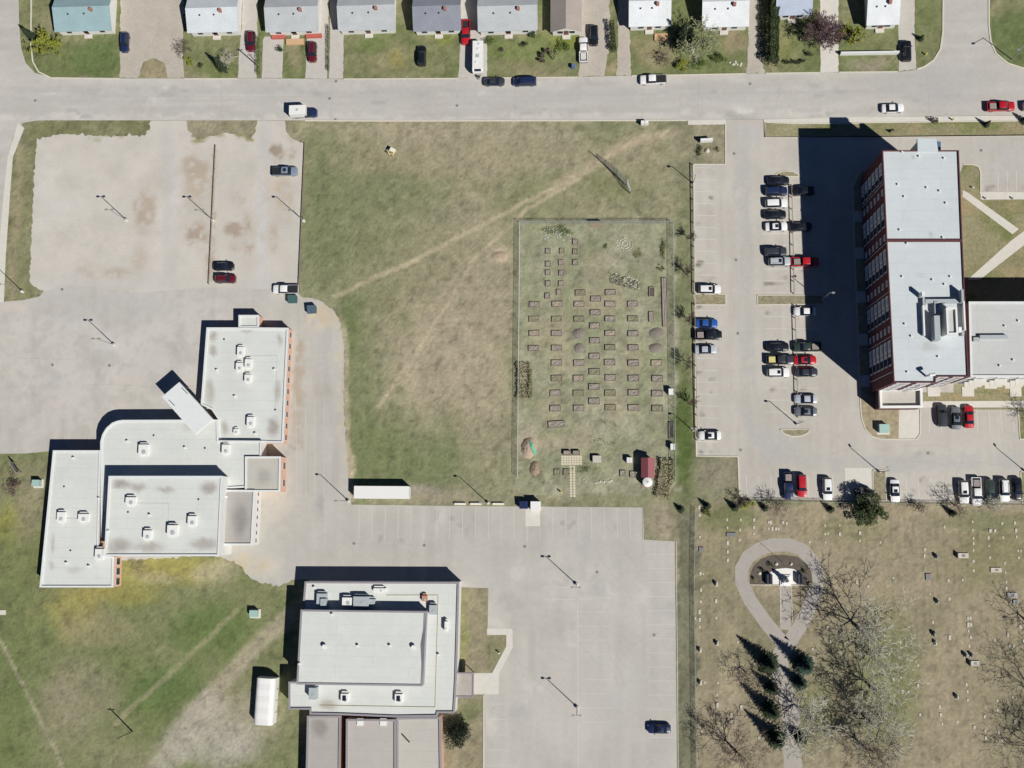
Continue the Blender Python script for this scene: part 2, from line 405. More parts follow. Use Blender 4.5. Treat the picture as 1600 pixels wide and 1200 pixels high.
def rag(pts, amp=2.0, step=5.0, seed=1):
    rs = random.Random(seed); out = [pts[0]]
    for (x0,y0),(x1,y1) in zip(pts[:-1], pts[1:]):
        L = math.hypot(x1-x0, y1-y0); n = max(1, int(L/step)); nx_, ny_ = -(y1-y0)/max(L,.01), (x1-x0)/max(L,.01)
        for k in range(1, n+1):
            o = rs.gauss(0, amp*.6) if k < n else 0; out.append((x0+(x1-x0)*k/n+nx_*o, y0+(y1-y0)*k/n+ny_*o))
    return out
street_poly = [(-150,-60),(28,-60),(30,40),(33,75),(40,98),(55,114),(80,121),(185,122.5),(400,122.5),(540,123),(720,122),(905,120),(1040,117),(1165,115),(1290,113),(1405,112),(1424,110),(1443,104),(1459,93),(1469,77),(1473,50),(1474,-60),
               (1546,-60),(1546,40),(1549,65),(1557,83),(1575,98),(1600,106),(1640,111),(1760,112),(1760,177),(1600,180),(1450,181.5),(1340,183),(1193,186),(1134,187),(905,188),(600,188.5),(475,188),(230,188),(60,188),(35,192),(20,215),(8,300),(-4,420),(-10,474),(-10,700),(-12,1240),(-150,1240)]
street = sheet('street', street_poly, 0.012, M_ASPH, (191,187,180), [('l', ([(0,140),(700,144),(1500,136)], 5), (181,179,176), .8), ('l', ([(0,156),(700,158),(1500,150)], 4), (184,182,178), .8), ('l', ([(0,172),(700,174),(1300,172)], 4), (182,180,176), .6),
     ('l', ([(0,182),(700,183),(1300,178)], 4), (206,202,194), .7), ('l', ([(60,126),(700,128),(1300,118)], 4), (202,198,190), .6), ('b', (1450,130,90,30), (182,181,178), .7), ('b', (1160,180,26,12), (160,158,154), .6), ('b', (1165,172,20,5), (214,211,205), .9), ('b', (1370,160,50,14),(198,193,184),.5)]+[('b',(R_(100,1500),R_(126,184),R_(4,26),R_(1.5,4)),random.choice([(176,173,168),(172,169,165),(205,202,196)]),.9) for k in range(46)], .8, 5, 'h')
yard_poly = [(-10.5,474),(10,471),(36,469),(62,463),(70,452),(90,440),(215,445),(330,440),(467,440)]+rag([(468,462),(500,470),(522,486),(532,505),(538,540),(537,640),(541,700),(546,760),(549,788.5)],1.6,4)+[(700,790.5),(1003,793),(1004,843),(1054,846),(1056,1000),(1058,1240),(756,1240),(757,1085),(779,1085),(779,1050),
             (800,1012),(801,984),(762,983),(763,919),(712,917),(475,905)]+rag([(455,906),(440,914),(410,912),(390,902),(376,884),(345,870),(300,868),(250,873),(185,876)],2.2,4,5)+[(180,860),(120,860),(78,705),(40,708.5),(-10.5,709)]
yard = sheet('asphalt_yard', yard_poly, 0.012, M_ASPH, PV, [('b', (180,560,280,120), (200,196,190), .9), ('l', ([(500,520),(505,640),(500,790)], 9), (184,182,178), .6), ('l', ([(470,540),(468,700)], 6), (170,158,142), .55), ('b', (150,480,120,26), (186,184,181), .6), ('b', (60,640,60,50),(200,193,186),.6),('b', (200,610,60,30),(200,193,184),.6),
     ('b', (505,610,16,18), (172,164,154), .6), ('b', (400,885,40,22), (206,198,182), .8), ('b', (497,790,10,22), (150,148,144), .5), ('b', (900,920,60,50), (203,199,191), .6), ('b', (800,940,20,14), (170,168,164), .5), ('b', (900,1100,80,60),(196,190,184),.5), ('b', (970,1050,60,80),(186,184,180),.5), ('b', (520,490,14,14), (196,184,160), .7), ('b',(500,500,26,14),(208,196,176),.9),('b',(515,490,22,14),(200,186,160),.9),('l',([(468,530),(460,700)],5),(176,164,146),.8),('l',([(530,510),(533,640),(538,720)],4),(200,190,168),.8),('b',(390,880,30,18),(196,184,160),.9),('b',(430,780,30,60),(202,195,182),.7)]+[('b',(R_(560,1050),R_(800,1160),R_(4,22),R_(4,26)),random.choice([(180,178,174),(184,180,174),(204,199,191)]),.8) for k in range(40)]+[('b',(R_(0,300),R_(470,700),R_(5,26),R_(3,12)),random.choice([(182,180,176),(204,196,186)]),.8) for k in range(26)]+[('b',(R_(560,1000),R_(795,845),R_(1.5,3),R_(2,7)),(160,157,152),.9) for k in range(26)], .8, 6, 'v')
gravel_poly = rag([(58,216),(100,210),(170,213),(226,212),(234,203),(236,188.5)],2.2,4,2)+[(292,188.5)]+rag([(292,194),(296,206),(308,218),(330,212),(350,208),(376,212),(392,217),(400,205),(402,190)],2.6,4,3)+[(402,188.5),(445,188.5)]+rag([(446,192),(447,206),(456,216),(474,223)],1.8,4,4)+[(470,330),(467,458)]+[(420,452),(330,449),(215,457),(150,449),(95,444),(72,455)]+rag([(60,452),(46,440),(48,400),(52,300),(57,222)],1.4,4,6)
gravel = sheet('gravel_lot', gravel_poly, 0.024, mat('gravel', (200,194,184), rough=0.95, var=0.06, scale=2.4, scale2=0.2, attr=True, bump=0.04, spec=0.1), (200,195,186),
    [('b', (150,425,30,10), (164,148,128), .9), ('b', (185,427,22,10), (158,142,122), .9), ('b', (215,400,16,24), (172,156,138), .8), ('b', (225,345,16,24), (178,160,142), .7), ('b', (297,365,26,20), (166,150,134), .9), ('b', (302,262,24,18), (176,162,146), .7), ('b', (366,358,18,14), (166,148,132), .8), ('b', (386,370,8,36), (170,152,134), .8),
     ('b', (434,240,10,14), (158,144,128), .9), ('b', (455,242,10,10), (168,154,138), .7), ('b', (370,310,14,12), (172,156,140), .7), ('b', (375,385,22,8), (172,154,136), .7), ('b', (428,370,8,24), (180,162,144), .6), ('b', (420,290,30,30),(206,192,176),.6), ('b', (90,300,40,60),(207,203,196),.5), ('b', (170,355,110,90),(206,201,193),.6), ('b', (180,440,120,14),(196,192,186),.7), ('b', (400,440,80,14),(196,193,188),.7), ('b', (225,320,20,40), (176,160,142), .7), ('b', (310,300,22,60), (182,168,150), .7), ('b', (330,400,10,40),(176,160,142),.6), ('l', ([(262,190),(270,300),(265,440)], 9), (196,192,188), .7), ('l', ([(418,190),(410,300),(408,440)], 8), (194,191,188), .7), ('b', (445,310,16,40), (184,170,152), .7), ('b',(280,330,14,80),(210,206,199),.5),('b',(408,340,10,90),(208,206,202),.6)]+
     [('b',(R_(300,395),R_(206,222),R_(3,9),R_(2,4)),(150,144,104),.9) for k in range(16)]+[('b',(R_(95,228),R_(206,217),R_(3,9),R_(2,4)),(150,144,108),.8) for k in range(14)]+[('b',(R_(448,470),R_(205,222),R_(3,6),R_(2,4)),(152,146,108),.8) for k in range(6)]+[('l',([(337,230),(330,440)],3),(160,152,126),.5)], 0.6, 7)
# worn grass islands that break through the gravel edge
east_poly = [(1083,256),(1134,256),(1134,187.5),(1193,186.5),(1194.5,214),(1340,214),(1600,211.5),(1760,210),(1760,788),(1600,786.5),(1400,783.5),(1250,781),(1162,779.5),(1156,772),(1153,714),(1088,713)]
east = sheet('parking_lot', east_poly, 0.012, M_ASPH, (191,186,177), [('l', ([(1160,240),(1165,450),(1170,640),(1200,710),(1330,730),(1500,720),(1650,720)], 12), (182,180,176), .75), ('b', (1450,709,24,4), (150,150,146), .5), ('b', (1215,690,40,20),(180,179,177),.6), ('b', (1100,300,22,40),(203,199,192),.6), ('b', (1565,250,70,35), (188,186,184), .6), ('b', (1170,215,26,20),(186,186,186),.6),
    ('b', (1094,413,7,2), (120,112,104), .8), ('b', (1092,266,3,4), (120,112,104), .8), ('b', (1227,437,9,3), (100,92,86), .8), ('b', (1220,446,14,2), (140,132,124), .6), ('b', (1252,442,4,2), (110,104,98), .8), ('b', (1100,430,16,3),(150,140,130),.7), ('b', (1460,680,60,20),(188,184,178),.4), ('b', (1180,740,30,34), (182,176,168), .4)]+[('b',(R_(1090,1116),R_(262,710),R_(3,9),R_(1,2.4)),random.choice([(130,122,114),(150,142,134),(160,153,146)]),.95) for k in range(34)]+[('b',(R_(1196,1274),R_(285,650),R_(3,9),R_(1,2.2)),random.choice([(130,122,114),(150,144,136)]),.9) for k in range(30)]+[('b',(R_(1166,1590),R_(745,780),R_(1.2,2.4),R_(3,9)),(150,144,136),.9) for k in range(26)]+[('b',(R_(1540,1640),R_(285,298),R_(2,5),R_(2,5)),(150,146,142),.9) for k in range(10)], .7, 6, 'v')
M_GRAV2 = mat('drive_gravel', (188,180,168), rough=0.95, var=0.1, scale=1.5, scale2=0.3, bump=0.04, spec=0.1)
M_DRIVE = mat('drive_concrete', (196,191,183), rough=0.9, var=0.07, scale=0.7, scale2=3, spec=0.2)
for poly, m in [([(187,121.5),(188,60),(189,-60),(290,-60),(286,40),(286,100),(288,122),(262,121.5),(258,100),(240,91),(224,97),(215,121.5)], M_GRAV2),
                ([(372,122),(373,90),(378,40),(380,-60),(403,-60),(402,57),(401,122)], M_DRIVE), ([(409,122),(411,62),(414,57),(443,58),(441,122)], M_DRIVE), ([(477,122.5),(480,56),(500,52),(500,-60),(514,-60),(513,60),(511,122.5)], M_DRIVE),
                ([(514,122.5),(516,60),(516,-60),(533,-60),(537,60),(536,122.5)], M_DRIVE), ([(716,122),(720,60),(722,-60),(745,-60),(761,70),(761,121.5)], M_DRIVE),
                ([(904,119.5),(906,60),(905,-60),(953,-60),(952,70),(944,119)], M_GRAV2), ([(963,118),(966,60),(966,-60),(980,-60),(984,60),(986,118)], M_GRAV2), ([(1166,114.5),(1170,60),(1166,-60),(1184,-60),(1188,90),(1196,114)], M_GRAV2),
                ([(1282,113),(1282,60),(1281,-60),(1310,-60),(1310,112.5)], M_CONC), ([(1404.5,111.5),(1404,60),(1402,-60),(1429,-60),(1429,60),(1432,107)], M_DRIVE)]:
    sheet('driveway', rag(poly+[poly[0]], .5 if m is not M_GRAV2 else 1.1, 4, 9)[:-1], 0.018, m)
# pavements, paths, slabs
for nm, poly in [('sidewalk', [(28,192),(38,200),(20,246),(16,300),(9,400),(6,472),(-9,473),(-3,400),(6,300),(12,246)]), ('sidewalk', [(1193,186.5),(1340,183),(1600,180.5),(1760,178),(1760,186),(1600,188.5),(1342,191.5),(1294,192),(1193,192)]), ('sidewalk', [(1075,187.6),(1134,187),(1134,194.5),(1075,195)]),
                 ('footpath', [(761,982),(798,982),(801,985),(801,1012),(780,1052),(779,1085),(739,1085),(739,1052),(769,1051.5),(791,1010),(791,992),(761,992)]), ('sidewalk', [(1531,300),(1760,300),(1760,310),(1534,312)]),
                 ('footpath', [(1505,297),(1514,302),(1592,358),(1582,366),(1504,307)]), ('footpath', [(1760,240),(1760,262),(1600,383),(1531,437),(1512,437),(1580,376)]), ('sidewalk', [(1443,627),(1470,622),(1760,626),(1760,636),(1440,637)]),
                 ('concrete_pad', [(1404,641),(1436,640),(1437,676),(1432,685),(1404,686)]), ('concrete_pad', [(1320,731),(1362,731),(1363,774),(1321,774)]), ('concrete_pad', [(821,794),(843,794),(844,822),(821,822)]), ('footpath', [(1244,192),(1262,192),(1262,199),(1244,199)])]:
    sheet(nm, poly, 0.03, M_CONC)
M_PATH = mat('cemetery_asphalt', (174,168,160), rough=0.9, var=0.07, scale=0.6, scale2=3, spec=0.2)
for nm, pts, w in [('cemetery_path', [(1226,1008),(1196,972),(1172,938),(1159,910),(1159,888),(1169,870),(1186,858),(1207,851.5),(1232,851),(1252,858),(1268,874),(1277,893),(1276,918),(1266,945),(1252,975),(1232,1006)], 2.75), ('cemetery_path', [(1232,1000),(1218,1030),(1222,1070),(1236,1110),(1240,1240)], 3.6), ('cemetery_path', [(1227.5,914),(1227.5,984)], 2.2)]:
    mb = MB(); flat_strip(mb, [W(x, y) for x, y in pts], w, 0.012+0.004*(nm and len(pts) % 3)); struct(mk(nm, mb, M_PATH))
mbp = sheet('soil_bed', [(1172,913),(1172,900),(1177,886),(1188,874),(1204,868),(1224,867),(1245,870),(1260,880),(1268,894),(1270,913)], 0.035, mat('dark_soil', (104,96,88), rough=1, var=0.2, scale=1.5, spec=0.05))
sheet('memorial_terrace', [(1200,913),(1199,897),(1213,889),(1228,887.5),(1240,889),(1254,898),(1254,913)], 0.06, mat('white_concrete', (236,234,228), rough=0.8, var=0.05, scale=1))
for pts in ([(1172,913.8),(1270,914.6)], [(1218.5,915),(1220,972)], [(1236.5,915),(1238,972)]): kerb(pts, h=0.08, w=0.14)
# lawn islands with kerbs
M_LAWN = mat('island_grass', (150,143,118), rough=0.95, var=0.3, scale=1.2, scale2=4, bump=0.06, spec=0.1)
M_LAWN2 = mat('side_lawn', (150,144,108), rough=0.95, var=0.2, scale=0.35, scale2=3, bump=0.06, spec=0.1)
M_LAWNB = mat('dry_lawn', (150,144,110), rough=0.95, var=0.22, scale=0.5, scale2=3, bump=0.06, spec=0.1)
M_LAWNA = mat('lawn_grass', (146,140,108), rough=0.95, var=0.25, scale=1.6, scale2=6.0, attr=True, bump=0.1, spec=0.1)
def island(poly, m=M_LAWN, kb=True, z=0.10):
    if m in (M_LAWN2, M_LAWNB):
        xs = [p[0] for p in poly]; ys = [p[1] for p in poly]
        fe = [('b', (R_(min(xs), max(xs)), R_(min(ys), max(ys)), R_(8,30), R_(6,22)), random.choice([(116,124,78),(124,128,84),(164,148,114),(158,146,112)]), .9) for k in range(max(6, int((max(xs)-min(xs))*(max(ys)-min(ys))/900)))]
        sheet('grass_island', poly, z, M_LAWNA, (146,141,110), fe, .8, 16)
    else: sheet('grass_island', poly, z, m)
    if kb: kerb(poly, closed=True)
island([(1084,459),(1134,460),(1134,476),(1085,476)]); island([(1183,461),(1286,461),(1287,475),(1184,476)])
island([(1212,274),(1216,269.5),(1228,267),(1240,268),(1248,273),(1248,275.5),(1212,275.5)]); island([(1219,671),(1266,671),(1262,677),(1253,681),(1238,682),(1226,678)])
island([(1364,735),(1384,735),(1385,782),(1364,781.5)]); island([(1195,191),(1244,193),(1340,193),(1342,191.8),(1600,188.8),(1760,186.3),(1760,209.5),(1600,211),(1340,213.5),(1195,213.5)], M_LAWN2)
island([(1505,257),(1521,257.5),(1529,261),(1531,268),(1532,299),(1532,312),(1760,310.5),(1760,640),(1490,640),(1490,300)], M_LAWNB, False, 0.028)
kerb([(1504,256.5),(1520,256.8),(1529,260),(1532,268),(1532.5,300)])
island([(1347,268),(1340,275),(1333,292),(1336,400),(1345,640),(1347,655),(1353,672),(1362,682),(1404,686.5),(1405,640),(1380,635),(1375,400),(1375,268)], mat('foundation_lawn', (164,152,126), rough=0.95, var=0.3, scale=1, spec=0.1), False, 0.09)
kerb([(1346,268),(1339,276),(1333,292),(1336,400),(1345,640),(1347,656),(1353,672),(1363,682),(1376,686),(1432,686.5),(1438,678),(1438,640)])
island([(1441,613),(1760,617),(1760,625.5),(1442,627)], M_LAWN2, False, 0.05)
island([(1591,637),(1760,637),(1760,687),(1594,686)], M_LAWN2)
island([(1595,737),(1760,737),(1760,786),(1597,786)], M_LAWN2)
kerb([(755.8,1086),(755.2,1240)]); kerb([(1056.5,846),(1058,1000),(1060,1240)], h=0.08, w=0.12)
kerb([(1084,256.5),(1133.5,256.5),(1133.5,194)]); kerb([(1194,187),(1195,213.8),(1340,213.6),(1600,211),(1760,209.5)])
kerb([(1083,257),(1088,712.5),(1153,713.5),(1155.5,772),(1161,779)], w=0.3); kerb([(1474.5,-60),(1473.5,50),(1469.5,77),(1459.5,93.5),(1443.5,104.5),(1433,108)], w=.3); kerb([(1545.5,-60),(1545.5,40),(1548.5,65),(1556.5,83.5),(1575,98.8),(1600,106.8),(1640,111.5),(1760,112.5)], w=.3)
kerb([(537,123.3),(715,122.3)]); kerb([(762,121.8),(903,120.3)]); kerb([(987,118.3),(1165,115)]); kerb([(1197,114.3),(1281,113.2)]); kerb([(1311,112.7),(1403,111.8)]); kerb([(288,122.8),(371,122.8)]); kerb([(80,121.3),(186,122.6)]); kerb([(476,188.3),(600,188.8),(905,188.2),(1074,187.8)], w=.3); kerb([(49,-60),(48,70),(51,96),(60,112),(78,120.8)],w=.3)

# ------------------------------------------------------------------ painted lines, cracks, manholes
M_LINE = mat('faded_paint', (212,209,201), rough=0.8, var=0.06, scale=0.5, spec=0.2)
M_LINE2 = mat('pale_joint', (206,203,196), rough=0.8, var=0.05, scale=0.5, spec=0.2)
def line(par, a, b, w=0.11, z=0.019, m=M_LINE):
    p, q = W(*a), W(*b); mb = MB(); flat_strip(mb, [p, q], w, z); return mk('parking_line', mb, m, par, origin=Vector((0,0,0)))
for k in range(25):
    y = 262+18.6*k; dx = k*0.17
    if y < 456 or 478 < y < 712: line(east, (1086+dx, y), (1119+dx, y+0.6))
for k in range(20):
    y = 290+18.6*k; dx = k*0.18
    if y < 460 or y > 478: line(east, (1192+dx, y), (1229+dx, y+.4)); line(east, (1240+dx, y), (1277+dx, y+.4))
for k in range(23):
    x = 1166+19.2*k
    if not 1318 < x < 1390: line(east, (x, 743), (x+1.5, 780))
for k in range(8): line(east, (1452+18.5*k, 639), (1452+19*k, 676))
for k in range(3): line(east, (1560+14*k, 268), (1560+14*k, 298))
for k in range(23): line(yard, (562+20.1*k, 793), (561+20.2*k, 843), m=M_LINE2)
for k in range(5): line(yard, (903, 934+22*k), (955, 934+22*k), m=M_LINE2)
for k in range(4): line(yard, (903, 1108+22*k-46), (955, 1108+22*k-46), m=M_LINE2)
for k in range(14): line(yard, (1012, 866+22*k), (1054, 866+22*k), m=M_LINE2)
for k in range(10): line(yard, (759, 1100+12*k), (795, 1100+12*k), m=M_LINE2) if k % 2 == 0 else None
line(yard, (902.5, 930), (903.5, 1240), w=0.14, m=M_LINE2); line(yard, (850,917),(900,918), m=M_LINE2); line(yard, (850,936),(925,937), m=M_LINE2)
for k in range(4): line(yard, (462+15*k, 620), (464+14*k, 780), w=.08, m=M_LINE2)
def rcrack(x, y, a, L):
    out = [(x, y)]
    for k in range(int(L/9)): a += R_(-.35,.35); x += 9*math.cos(a); y += 9*math.sin(a); out.append((x, y))
    return out
M_CRACK = mat('crack_filler', (174,170,164), rough=0.9, var=0.1, scale=2)
def cracks(par, lst, w=0.06):
    mb = MB()
    for pts in lst:
        P = [W(*p) for p in pts]; Q = []
        for a, b in zip(P[:-1], P[1:]):
            n = max(2, int((b-a).length/1.2))
            for i in range(n): q = a.lerp(b, i/n); Q.append((q.x+R_(-.08,.08), q.y+R_(-.08,.08)))
        Q.append((P[-1].x, P[-1].y)); flat_strip(mb, Q, w, 0.017)
    o = mk('crack_seam', mb, M_CRACK, par, origin=Vector((0,0,0))); o['kind'] = 'stuff'
cracks(street, [[(345,124),(347,186)], [(714,140),(715,187)], [(805,130),(805,187)], [(902,121),(902,186)], [(1003,131),(1003,187)], [(1092,117),(1091,186)], [(1220,130),(1214,165)], [(1266,165),(1275,148),(1280,143)], [(1356,125),(1356,165)], [(1394,125),(1395,140)], [(1449,118),(1452,180)], [(60,150),(700,152),(1400,142)], [(520,124),(517,186)], [(620,170),(900,172)]])
cracks(yard, [[(505,784),(490,790),(487,800),(506,795)], [(505,797),(504,860)], [(663,852),(676,792)], [(820,822),(820,852)], [(553,849),(663,852)], [(452,660),(466,560),(466,520)], [(770,1088),(776,1100),(766,1112),(782,1118)], [(764,1096),(772,1108)], [(130,600),(240,604)], [(30,560),(120,562)]]+[rcrack(R_(575,980), R_(860,1000), R_(0,6.2), R_(30,110)) for k in range(7)]+[rcrack(R_(800,1000), R_(900,1120), R_(0,6.2), R_(30,110)) for k in range(6)]+[rcrack(R_(10,200), R_(490,640), R_(0,6.2), R_(30,90)) for k in range(6)])
cracks(east, [[(1163,351),(1192,354)], [(1228,640),(1236,648)], [(1486,760),(1503,720),(1510,700)], [(1180,700),(1200,720),(1215,760)], [(1170,705),(1175,735),(1196,750)]]+[rcrack(R_(1140,1180), R_(280,640), R_(1.2,1.9), R_(20,80)) for k in range(6)]+[rcrack(R_(1200,1560), R_(695,735), R_(-.3,.3), R_(20,90)) for k in range(6)])
mm_ = MB().lathe((0,0), [(0.33,0.0),(0.33,0.02),(0.28,0.026)], 12); M_IRON = mat('cast_iron', (134,132,128), rough=0.6, var=0.1); man_me = tomesh('manhole_cover', mm_, M_IRON)
for par, lst in ((street, [(515,154),(714,165),(55,157),(525,127),(524,187),(1172,131)]), (yard, [(820,854),(933,894),(553,849),(663,852),(1022,992),(82,570),(171,571),(97,452)]), (east, [(1150,406),(1153,521),(1157,703),(1450,708),(1147,240),(1533,235)])):
    for x, y in lst: p = W(x, y); inst('manhole_cover', man_me, par, (p.x, p.y, 0.008))

# ------------------------------------------------------------------ buildings
M_ROOF = mat('membrane_roof', (214,217,212), rough=0.85, var=0.035, scale=0.25, scale2=1.2, spec=0.2)
M_ROOFT = mat('tan_roof', (196,188,176), rough=0.9, var=0.09, scale=0.3, scale2=1.5, spec=0.15)
M_ROOFP = mat('grey_tar_roof', (184,176,168), rough=0.9, var=0.12, scale=0.3, scale2=1.5, spec=0.15)
M_COPE = mat('metal_coping', (226,229,228), rough=0.5, var=0.03, scale=1)
M_COPED = mat('grey_coping', (150,146,150), rough=0.6, var=0.05, scale=1)
M_BRICK = mat('orange_brick', (222,180,156), rough=0.9, var=0.15, scale=3, spec=0.15)
M_WHITEW = mat('white_siding', (228,227,222), rough=0.7, var=0.05, scale=2)
M_REDB = mat('dark_red_brick', (104,66,68), rough=0.9, var=0.14, scale=4, spec=0.15)
M_STAIN = mat('roof_grime', (176,170,163), rough=0.95, var=0.10, scale=0.5, scale2=2.0, spec=0.1)
M_UNIT = mat('unit_white_metal', (236,236,232), rough=0.5, var=0.03); M_UNITG = mat('unit_grey_metal', (176,184,186), rough=0.45, var=0.08)
M_DARK = mat('dark_vent', (46,48,54), rough=0.7, var=0.1); M_STEEL = mat('galvanised_steel', (160,162,162), rough=0.5, var=0.08, metal=0.3)
def to_px_z(X, Y, z):
    D = np.stack([X, Y, np.full_like(X, z-H)], -1)@np.array(RM)
    return 800+F*D[..., 0]/-D[..., 2], 600-F*D[..., 1]/-D[..., 2]
M_ROOFA = mat('weathered_membrane', (214,217,212), rough=0.85, var=0.035, scale=0.4, scale2=2.5, attr=True, spec=0.2)
def seams(m, w, h, dark=.93, mortar=.035):     # welded membrane seams / courses
    nt = m.node_tree; b = nt.nodes['Principled BSDF']; src = b.inputs['Base Color'].links[0].from_socket
    g = nt.nodes.new('ShaderNodeNewGeometry'); br = nt.nodes.new('ShaderNodeTexBrick'); br.inputs['Scale'].default_value = 1; br.inputs['Brick Width'].default_value = w; br.inputs['Row Height'].default_value = h; br.inputs['Mortar Size'].default_value = mortar
    br.inputs['Color1'].default_value = (1,1,1,1); br.inputs['Color2'].default_value = (.985,.985,.985,1); br.inputs['Mortar'].default_value = (dark,dark,dark,1)
    mx = nt.nodes.new('ShaderNodeVectorMath'); mx.operation = 'MULTIPLY'
    nt.links.new(g.outputs['Position'], br.inputs['Vector']); nt.links.new(src, mx.inputs[0]); nt.links.new(br.outputs['Color'], mx.inputs[1]); nt.links.new(mx.outputs[0], b.inputs['Base Color'])
seams(M_ROOFA, 15, 2.1, .9, .05)
ROOFRGB = {'membrane_roof':(214,217,212), 'tan_roof':(194,190,181), 'grey_tar_roof':(178,174,168), 'apartment_roof':(206,213,215), 'wing_roof':(200,202,200), 'pink_grey_roof':(188,182,176)}
STAINS = []                                  # (px, py, rx, ry, colour, strength): grime patches on the roofs
def weather(r, rgb, d):
    import bmesh
    vs_ = [v.co.copy() for v in r.data.vertices]
    org = ORG[r.parent.name]; P2 = ccw([(v.x+org.x, v.y+org.y) for v in vs_]); xs = [p.x for p in P2]; ys = [p.y for p in P2]; cell = .55
    A, B = np.meshgrid(np.arange(min(xs)+.2, max(xs), cell), np.arange(min(ys)+.2, max(ys), cell)); k = inpoly(A, B, [(p.x, p.y) for p in P2])
    q = delaunay_2d_cdt([Vector((p.x, p.y)) for p in P2]+[Vector((a, b)) for a, b in zip(A[k], B[k])], [], [list(range(len(P2)))], 1, 1e-4)
    V2 = np.array([(v.x, v.y) for v in q[0]]); me = bpy.data.meshes.new('roof'); me.from_pydata([(a-org.x, b-org.y, d-org.z) for a, b in V2], [], [tuple(f) for f in q[2]]); me.update()
    if me.polygons[0].normal.z < 0: me.flip_normals()
    px, py = to_px_z(V2[:, 0], V2[:, 1], d); n2 = fbm(V2[:, 0], V2[:, 1], 2.5, 7); n3 = fbm(V2[:, 0], V2[:, 1], .9, 13, 3); n1 = fbm(V2[:, 0], V2[:, 1], 9, 19)
    C = np.zeros((len(V2), 3))+np.array(rgb, float)+((n1-.5)*9+(n2-.5)*5)[:, None]
    px = px+(n2-.5)*9; py = py+(n3-.5)*9
    for x, y, rx, ry, c, s_ in STAINS: C = mixc(C, s_*np.clip(blob(px, py, x, y, rx, ry, 0, .7)*(.4+1.1*n2), 0, 1), c)
    set_col(me, alb_np(C)); me.materials.append(M_ROOFA); r.data = me
G1 = (168,162,154); G2 = (150,142,134)
STAINS += [(334,525,6,8,G1,.8),(334,548,6,8,G1,.8),(327,612,8,20,G1,.8),(349,668,7,12,G2,.7),(428,668,9,16,G2,.7),(437,530,4,10,G1,.7),(434,612,5,18,G1,.7),(192,756,14,7,G2,.75),(216,761,13,6,G1,.8),(258,765,16,5,G1,.7),(326,763,13,9,G2,.8),(186,852,18,12,G2,.8),(230,854,26,8,G1,.8),(320,850,24,9,G1,.8),(374,812,12,26,(132,130,128),.8),(352,790,4,20,(190,186,176),.7),(412,745,13,13,(168,166,158),.8),(385,516,10,4,G1,.6),(82,850,3,14,G1,.6),(80,883,4,9,G1,.6),(118,890,12,4,G1,.4),(512,1101,15,9,(180,172,160),.9),(500,1138,14,14,(140,134,128),.7),(730,1068,6,7,(90,88,86),.8),(720,1080,6,6,(80,78,76),.8),(427,245,4,4,G1,.6),(1427,245,4,4,(170,176,170),.8),(1454,368,4,3,(160,168,168),.8),(1440,430,8,5,(190,198,198),.8),(1455,542,16,8,(186,190,188),.8),(295,665,12,8,(188,182,172),.7),(370,580,30,50,(206,208,202),.5)]
def block(par, poly_px, h, wall_m, roof_m=M_ROOF, cope_m=M_COPE, z0=0.0, par_h=0.28, pw=0.32):
    P2 = [W(x, y, h) for x, y in poly_px]; P2 = ccw([(p.x, p.y) for p in P2])
    mk('wall', MB().prism(P2, z0, h-0.05, top=False), wall_m, par)
    inn = inset(P2, pw)
    mb = MB(); d = h-par_h
    tr = tessellate_polygon([[Vector((p.x, p.y, 0)) for p in inn]]); mb.add([(p.x, p.y, d) for p in inn], [tuple(t) for t in tr])
    r = mk('roof', mb, roof_m, par)
    if r.data.polygons[0].normal.z < 0: r.data.flip_normals()
    mk('parapet', MB().ring(inset(P2, -0.06), inn, d-0.1, h), cope_m, par)
    weather(r, ROOFRGB[roof_m.name], d)
    return P2, r
def unit(par, px, py, zr, a=1.5, b=1.7, hh=1.0, m=None, fan=True):
    p = W(px, py, zr+hh); x, y = p.x, p.y
    mb = MB(); mb.box(x-a/2, x+a/2, y-b/2, y+b/2, zr+0.12, zr+hh); mb.box(x-a/2-.08, x+a/2+.08, y-b/2-.08, y+b/2+.08, zr-.02, zr+.14)
    mb.box(x-a/2+.1, x+a*0.3, y+b/2-.002, y+b/2+.45, zr+.05, zr+hh*.6)
    u = mk('rooftop_unit', mb, m or M_UNIT, par)
    if fan: mk('fan_grille', MB().lathe((x+a*.12, y-b*.18), [(min(a,b)*.26, zr+hh-.01), (min(a,b)*.26, zr+hh+.06), (min(a,b)*.12, zr+hh+.07)], 12), M_UNITG, u, origin=ORG[par.name])
    return u
def vent(par, px, py, zr, hh=0.6, r=0.16):
    p = W(px, py, zr); mk('roof_vent', MB().lathe((p.x, p.y), [(r, zr-.02), (r, zr+hh*.7), (r*1.7, zr+hh*.72), (r*1.6, zr+hh)], 8), M_UNIT, par)
